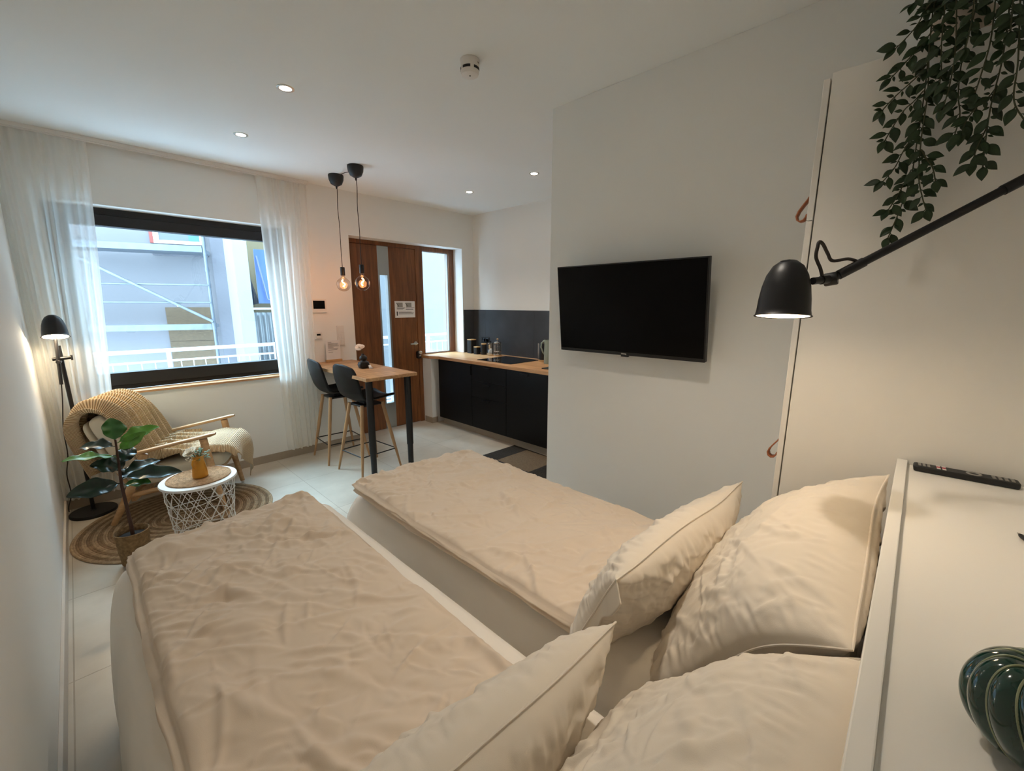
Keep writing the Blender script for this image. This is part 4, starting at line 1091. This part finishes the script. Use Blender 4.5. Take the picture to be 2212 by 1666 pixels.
def leaflet(base, d, L_, W_, up=V((0, 0, 1)), curl=.2):
    d = V(d).normalized(); sd = d.cross(up)
    sd = sd.normalized() if sd.length > 1e-3 else V((1, 0, 0)); n_ = sd.cross(d)
    def f(u, v):
        w_ = W_*(sin(pi*min(1, u*.97+.02)**.8)) ; s_ = v*2-1
        return V(base)+d*(L_*u)+sd*(w_*s_)+n_*(curl*L_*(-u*u)+abs(s_)*w_*.25)
    return f
rnd = random.Random(11); g = MB()
for k in range(60):
    a = rnd.random()*6.28; rr = rnd.random()*.04; b = (rr*cos(a)+.014, rr*sin(a)*.8, .015+rnd.random()*.062-rr*.3)
    g.grid(leaflet(b, (cos(a), sin(a), rnd.uniform(-.1, .9)), rnd.uniform(.018, .032), rnd.uniform(.005, .009)), 5, 3)
obj('green_sprig', g, 'sprig', t, solid=.0006, angle=0)
g = MB()
for k in range(5):
    a = 2.2+k*.5; c_ = V((.03*cos(a)-.012, .03*sin(a), .02+.01*k))
    g.tube([(0, 0, -.02), c_*.6+V((0, 0, .02)), c_+V((cos(a)*.02, sin(a)*.02, -.015+.01*k))], .0012, 5)
    for q in range(7):
        g.lathe([(0, -.003), (.003, 0), (0, .003)], c_+V((cos(a)*.02+rnd.uniform(-.012, .012), sin(a)*.02+rnd.uniform(-.012, .012), -.015+.01*k+rnd.uniform(-.015, .015))), 6)
obj('bud_sprig', g, 'petal', t, label='cream buds on thin stalks')

# fiddle leaf fig
pf = thing('potted_fig', 'young fiddle leaf fig in a woven basket pot by the bed corner', 'plant', (.08, 3.36, 0.013))
obj('basket_pot', MB().lathe([(.062, 0), (.07, .004), (.078, .1), (.084, .2), (.086, .207), (.082, .209), (.078, .2), (.075, .17), (0, .17)], n=48), 'basket', pf)
obj('soil', MB().lathe([(.076, .171), (.06, .178), (0, .182)], n=24), 'soil', pf)
T0 = V((.08, 3.36, .013))
obj('trunk', MB().tube([V(p)-T0 for p in ((.082, 3.36, .18), (.082, 3.36, .25), (.079, 3.36, .363), (.073, 3.36, .517), (.078, 3.36, .664), (.082, 3.36, .808))], [.011, .010, .009, .008, .0065, .005], 10), 'trunk', pf)
figs = [((.079, 3.36, .80), (.086, 3.385, .93), .066, 'fig_green', (.3, -1, .1)), ((.085, 3.36, .784), (.259, 3.33, .875), .055, 'fig_light', (-.2, -.6, 1)),
        ((.088, 3.36, .743), (.192, 3.27, .838), .042, 'fig_light', (-.5, -.8, .1)), ((.077, 3.36, .766), (-.065, 3.45, .80), .055, 'fig_dark', (.1, -.55, 1)),
        ((.075, 3.36, .70), (-.108, 3.25, .80), .045, 'fig_light', (.25, -.25, 1)), ((.077, 3.36, .629), (-.02, 3.31, .70), .06, 'fig_dark', (.35, -.75, .8)),
        ((.08, 3.36, .654), (.153, 3.43, .735), .055, 'fig_dark', (-.4, -1, .3)), ((.083, 3.36, .567), (.323, 3.24, .60), .06, 'fig_dark', (-.05, -.7, 1)),
        ((.079, 3.36, .581), (.26, 3.42, .64), .055, 'fig_dark', (-.1, -.5, 1)), ((.073, 3.36, .535), (-.126, 3.27, .575), .068, 'fig_dark', (.05, -.85, .8)),
        ((.084, 3.36, .522), (.185, 3.27, .55), .05, 'fig_green', (-.05, -.45, 1)), ((.078, 3.36, .60), (.06, 3.46, .70), .05, 'fig_dark', (0, -1, .6)),
        ((.078, 3.36, .55), (.15, 3.47, .60), .055, 'fig_dark', (0, -.6, 1))]
for b, tp, W_, m_, up in figs:
    b = V(b)-T0; d = V(tp)-T0-b; L_ = d.length; d.normalize(); up = V(up); sd = d.cross(up).normalized(); n_ = sd.cross(d)
    def f(u, v, b=b, d=d, L_=L_, sd=sd, n_=n_, W_=W_):
        s_ = v*2-1; k = max(0, (u-.1)/.9)
        w_ = W_*(.05 if u < .1 else .06+.94*(sin(pi*k**.72)**.75)*(.55+.45*k+.12*sin(k*pi)))
        h = -.22*L_*u*u+abs(s_)**1.5*w_*.35+.010*sin(u*16)*abs(s_)*(w_/W_)
        return b+d*(L_*1.05*u)+sd*(w_*s_)+n_*h
    obj('leaf', MB().grid(f, 28, 13), m_, pf, solid=.0012, angle=0)

# ------------------------------------------------------------------ hanging plant on the wardrobe
hp = thing('hanging_plant', 'trailing artificial plant in a pale pot on top of the wardrobe', 'plant', (1.965, .03, 2.3325))
H0 = V((1.965, .03, 2.3325))
obj('pot', MB().lathe([(.05, 0), (.056, .004), (.068, .10), (.07, .108), (.065, .109), (.06, .09), (0, .085)], n=40), 'plant_pot', hp)
top0 = V((0, 0, .10))
strands = [[(1.80, .08, 2.44), (1.745, .09, 2.40), (1.74, .086, 2.306), (1.74, .08, 2.196), (1.74, .078, 2.066), (1.74, .078, 1.968), (1.74, .09, 1.881), (1.74, .107, 1.80)],
           [(1.80, .07, 2.43), (1.73, .085, 2.38), (1.72, .085, 2.298), (1.72, .072, 2.176), (1.72, .069, 2.058), (1.72, .061, 1.96), (1.72, .047, 1.905), (1.72, .033, 1.865)],
           [(1.76, .08, 2.43), (1.73, .10, 2.40), (1.73, .118, 2.36), (1.73, .138, 2.335), (1.73, .156, 2.318)], [(1.74, .083, 2.34), (1.73, .10, 2.31), (1.73, .12, 2.285), (1.73, .139, 2.262), (1.73, .157, 2.242)],
           [(1.74, .082, 2.26), (1.73, .1, 2.228), (1.73, .118, 2.211), (1.73, .144, 2.187), (1.73, .164, 2.162)], [(1.74, .082, 2.19), (1.73, .1, 2.163), (1.73, .115, 2.149), (1.73, .132, 2.117), (1.73, .149, 2.075)],
           [(1.74, .08, 2.10), (1.73, .095, 2.058), (1.73, .106, 2.03), (1.73, .117, 1.995), (1.73, .138, 1.963)], [(1.74, .08, 1.985), (1.73, .09, 1.95), (1.725, .10, 1.915), (1.725, .115, 1.88)],
           [(1.80, .03, 2.43), (1.72, .01, 2.38), (1.70, .008, 2.327), (1.70, .015, 2.238), (1.70, .011, 2.15), (1.70, 0, 2.092), (1.70, .004, 2.04)],
           [(1.80, -.01, 2.43), (1.70, -.045, 2.38), (1.68, -.052, 2.306), (1.68, -.057, 2.195), (1.68, -.053, 2.093), (1.68, -.056, 2.007), (1.68, -.06, 1.95)],
           [(1.80, -.04, 2.43), (1.69, -.065, 2.39), (1.66, -.067, 2.31), (1.66, -.083, 2.178), (1.66, -.089, 2.092), (1.66, -.112, 2.042)],
           [(1.70, -.056, 2.14), (1.68, -.045, 2.115), (1.68, -.028, 2.098), (1.68, -.014, 2.072), (1.68, -.01, 2.045)],
           [(1.80, .05, 2.44), (1.70, .05, 2.40), (1.68, .04, 2.33), (1.685, .03, 2.24), (1.69, .03, 2.17), (1.70, .035, 2.12)],
           [(1.80, .0, 2.46), (1.70, -.02, 2.41), (1.665, -.025, 2.33), (1.66, -.03, 2.24), (1.665, -.025, 2.17), (1.67, -.02, 2.13)],
           [(1.80, .06, 2.45), (1.72, .07, 2.42), (1.70, .065, 2.36), (1.70, .06, 2.28), (1.705, .052, 2.22), (1.71, .05, 2.17)],
           [(1.80, -.06, 2.45), (1.72, -.09, 2.43), (1.68, -.10, 2.36), (1.66, -.105, 2.26), (1.66, -.12, 2.16), (1.66, -.13, 2.08)],
           [(1.80, -.03, 2.46), (1.72, -.04, 2.45), (1.66, -.05, 2.38), (1.64, -.055, 2.30), (1.64, -.06, 2.24)],
           [(1.80, .02, 2.46), (1.71, .02, 2.44), (1.67, .015, 2.38), (1.66, .01, 2.30), (1.66, .012, 2.24)],
           [(1.80, -.08, 2.47), (1.74, -.10, 2.46), (1.69, -.12, 2.40), (1.68, -.13, 2.30), (1.68, -.135, 2.2)],
           [(1.80, .09, 2.45), (1.78, .105, 2.47), (1.745, .12, 2.455), (1.73, .13, 2.42)],
           [(1.72, -.055, 2.06), (1.68, -.05, 2.03), (1.675, -.042, 1.995), (1.675, -.04, 1.965)],
           [(1.72, .065, 2.03), (1.715, .05, 2.0), (1.715, .035, 1.975), (1.715, .025, 1.94)]]
rnd = random.Random(5)
for si_, s_ in enumerate(strands):
    pts = [V(p)-H0 for p in s_]
    if len(s_) >= 5 and s_[0][2] > 2.42: pts = [top0+V((0, 0, 0)), (top0+pts[0])/2+V((0, 0, .05))]+pts
    dense = []
    for i in range(len(pts)-1):
        p0 = pts[max(0, i-1)]; p1 = pts[i]; p2 = pts[i+1]; p3 = pts[min(len(pts)-1, i+2)]
        for k in range(8):
            f = k/8; dense.append(.5*((2*p1)+(-p0+p2)*f+(2*p0-5*p1+4*p2-p3)*f*f+(-p0+3*p1-3*p2+p3)*f**3))
    dense.append(pts[-1])
    vn = obj('vine', MB().tube(dense, .0016, 6), 'vine_stem', hp)
    lf = MB(); acc_ = 0; last = 0; side = 1
    for i in range(1, len(dense)):
        acc_ += (dense[i]-dense[i-1]).length
        if acc_-last > .0165 and i > 3:
            last = acc_; side = -side
            tg = (dense[i]-dense[i-1]).normalized()
            ang = rnd.uniform(.5, 1.1)
            lat = V((rnd.uniform(-.55, .25), 1, 0))*side
            lat = (lat-tg*lat.dot(tg)).normalized()
            d = tg*cos(ang)+lat*sin(ang)+V((rnd.uniform(-.25, .05), 0, rnd.uniform(-.35, .1)))
            L_ = rnd.uniform(.030, .043); W_ = L_*rnd.uniform(.24, .30)
            face = V((-1, rnd.uniform(-.5, .5), rnd.uniform(-.2, .7)))
            b = dense[i]
            lf.tube([b, b+d.normalized()*.006], .0009, 4)
            lf.grid(leaflet(b+d.normalized()*.006, d, L_, W_, face, rnd.uniform(.02, .22)), 8, 5)
            if rnd.random() < .75:
                d2 = tg*.5-lat*.7+V((rnd.uniform(-.2, .1), 0, .15)); Ls = rnd.uniform(.012, .02)
                lf.grid(leaflet(b+d2.normalized()*.003, d2, Ls, Ls*.25, face, .1), 6, 3)
    tg = (dense[-1]-dense[-4]).normalized()
    lf.grid(leaflet(dense[-1], tg, .034, .0105, V((-1, .2, .3)), .05), 8, 5)
    obj('leaves', lf, 'vine_leaf', vn, solid=.0005, angle=0, fast=True)

# ------------------------------------------------------------------ outside
g_ = MB().box(-6, 12, 5.03, 6.45, -.2, -.02)
struct('ground_gallery', g_, 'yard', smooth=False)
struct('ground_yard', MB().box(-12, 20, 6.4, 26, -3.2, -3.0), 'yard', smooth=False)
# railing of the access gallery
t = thing('railing', 'white metal railing outside the big window', 'railing', (1.3, 6.2, -.02))
for z0, r_ in ((1.10, .022), (.98, .012)):
    obj('rail', MB().tube([(-4.3, 0, z0), (5.2, 0, z0)], r_, 12), 'railing_white', t)
obj('rail', MB().tube([(-4.3, 0, .1), (5.2, 0, .1)], .012, 10), 'railing_white', t)
for x in (-2.5, -.58, .55, 1.9, 3.0, 4.2): obj('post', MB().box(x-.02, x+.02, -.02, .02, 0, 1.09), 'railing_white', t, smooth=False)
bb = MB()
for k in range(80): bb.tube([(-4.25+k*.118, 0, .1), (-4.25+k*.118, 0, .98)], .0055, 6)
obj('baluster', bb, 'railing_white', t)

# rendered house across the yard, turned slightly to the gallery
nv = V((.34, .94, 0)).normalized(); dv = V((.94, -.34, 0)).normalized()
rot = math.atan2(-.34, .94)
def fpt(x, c): # point of the facade line at world x (on plane n.p=c)
    return V((x, (c-nv.x*x)/nv.y, 0))
fo = fpt(1.4, 8.9)
hs = thing('house', 'pale rendered house under renovation across the yard', 'building', (fo.x, fo.y, -3.0), rot)
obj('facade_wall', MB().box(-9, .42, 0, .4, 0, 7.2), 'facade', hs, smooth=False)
obj('corner_pier', MB().box(.42, .78, -.06, .4, 0, 7.2), 'facade_raw', hs, smooth=False, label='rough grey unfinished wall strip')
wn = obj('window_frame', MB().box(-.33, -.26, -.035, -.001, 5.57, 6.6).box(.28, .34, -.035, -.001, 5.57, 6.6).box(-.26, .28, -.03, -.001, 5.57, 5.62), 'white_plastic', hs, smooth=False)
obj('pane', MB().box(-.26, .13, -.02, -.001, 5.62, 6.6), 'window_grey', wn, smooth=False)
obj('pane', MB().box(.13, .28, -.021, -.001, 5.62, 6.6), 'pane_blue', wn, smooth=False, label='bright blue pane')
obj('reveal_strip', MB().box(-.38, -.33, -.03, -.001, 5.57, 6.6), 'red_trim', wn, smooth=False)
def rough(u, v):
    x = -.36+.74*u; a = 2*pi*v; r_ = .03+.014*nz(x*16, a, 3)
    return (x, -.06+r_*cos(a), 5.405+r_*sin(a)*1.1)
obj('broken_sill', MB().grid(rough, 60, 10, cv=True).box(-.33, .3, -.09, -.001, 5.45, 5.48), 'facade_raw', hs)
for z0, z1 in ((3.55, 3.985), (3.99, 4.55)): obj('board_panel', MB().box(-.315, .305, -.03, -.001, z0, z1), 'osb', hs, smooth=False)
# scaffold in front of it
so = fpt(1.57, 8.2)
sc = thing('scaffold', 'galvanised scaffold standing before the pale house', 'scaffold', (so.x, so.y, -3.0), rot)
for x in (0, -2.57): obj('standard', MB().tube([(x, 0, 0), (x, 0, 7.6)], .0245, 12).lathe([(.032, 4.2), (.034, 4.22), (.034, 4.3), (.032, 4.32)], (x, 0, 0), 12).lathe([(.03, 5.1), (.033, 5.12), (.03, 5.16)], (x, 0, 0), 12), 'galvanised', sc)
for z0 in (4.895, 4.63): obj('guard_rail', MB().tube([(-2.57, -.02, z0), (0, -.02, z0)], .014, 10), 'galvanised', sc)
for z0 in (5.43, 4.245): obj('deck', MB().box(-2.62, -.03, .03, .62, z0-.03, z0+.03).box(-2.62, -.03, -.02, .03, z0-.04, z0+.05), 'galvanised', sc, smooth=False)
obj('brace', MB().tube([(-2.57, -.05, 5.92), (0, -.05, 4.33)], .0215, 12), 'galvanised', sc)
# white wall at right of the gallery view, and what is behind it
t = thing('white_wall', 'bright white roughcast wall strip right of the pale house', 'building', (1.895, 7.55, -3.0))
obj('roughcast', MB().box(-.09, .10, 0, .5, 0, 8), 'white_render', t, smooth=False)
t = thing('neighbour_house', 'white roughcast house seen through the narrow door window', 'building', (6.6, 7.9, -3.0))
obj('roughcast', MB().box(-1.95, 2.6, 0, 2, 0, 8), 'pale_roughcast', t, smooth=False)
t = thing('awning', 'blue fabric awning on the yellowish balcony front', 'awning', (2.7, 9.2, 0))
obj('fabric', MB().box(-.16, 1.2, 0, .03, 1.62, 2.62), 'blue_cloth', t, smooth=False)
obj('pole', MB().tube([(-.14, -.05, 2.5), (-.02, -.05, 1.7), (.3, -.05, 1.62)], .012, 8), 'galvanised', t)
t = thing('balcony_house', 'yellowish balcony house far behind the white wall strip', 'building', (3.6, 10.2, -3.0))
obj('wall', MB().box(-1.5, 3.0, 0, 1, 0, 8), 'yellow_wall', t, smooth=False)
obj('net', MB().add([(-1.14, -.3, 5.35), (-1.05, -.3, 5.4), (-.86, -.3, 4.62), (-1.12, -.3, 4.56)], [(0, 1, 2, 3)]), 'dark_net', t, solid=.01, label='dark folded net')
obj('balcony_slab', MB().box(-1.5, 3, -1.1, 0, 4.2, 4.36), 'facade', t, smooth=False)
cf = MB(); cf.grid(lambda u, v: (-1.45+u*2.6, -1.12+.02*sin(u*2.6*2*pi/.09), 3.4+v*1.05), 300, 2)
obj('balcony_front', cf, 'corrugated', t, solid=.004)
obj('handrail', MB().tube([(-1.45, -1.12, 4.52), (1.2, -1.12, 4.52)], .02, 10), 'railing_white', t)

# ------------------------------------------------------------------ daylight, camera
wd = bpy.data.worlds.new('World'); S.world = wd; wd.use_nodes = True
bg = wd.node_tree.nodes['Background']; bg.inputs['Color'].default_value = (.60, .83, 1, 1); bg.inputs['Strength'].default_value = 4.1
sun = light('sun', 'SUN', (3, 9, 12), 4.2, (.42, .74, 1), angle=rad(45))
sun.rotation_euler = V((.10, -.54, -.84)).to_track_quat('-Z', 'Y').to_euler()

cam = bpy.data.cameras.new('camera'); cam.sensor_width = 36; cam.lens = 907.115/2212*36; cam.clip_start = .02
co = bpy.data.objects.new('camera', cam); COL.objects.link(co)
yaw, pit, rol = rad(46.01088), rad(10.87645), rad(.09256)
f_ = V((sin(yaw)*cos(pit), cos(yaw)*cos(pit), -sin(pit))); r_ = V((cos(yaw), -sin(yaw), 0)); u_ = r_.cross(f_)
r2 = r_*cos(rol)+u_*sin(rol); u2 = -r_*sin(rol)+u_*cos(rol)
co.matrix_world = Matrix.Translation((0, 0, 1.6)) @ Matrix((r2, u2, -f_)).transposed().to_4x4()
S.camera = co
vs = S.view_settings
S.display_settings.display_device = 'sRGB'
vs.view_transform = 'Standard'; vs.look = 'None'; vs.gamma = 1; vs.use_curve_mapping = False; vs.exposure = 1.7
S.cycles.use_denoising = True
S.cycles.max_bounces = 10; S.cycles.diffuse_bounces = 6; S.cycles.transparent_max_bounces = 16
S.cycles.sample_clamp_indirect = 6
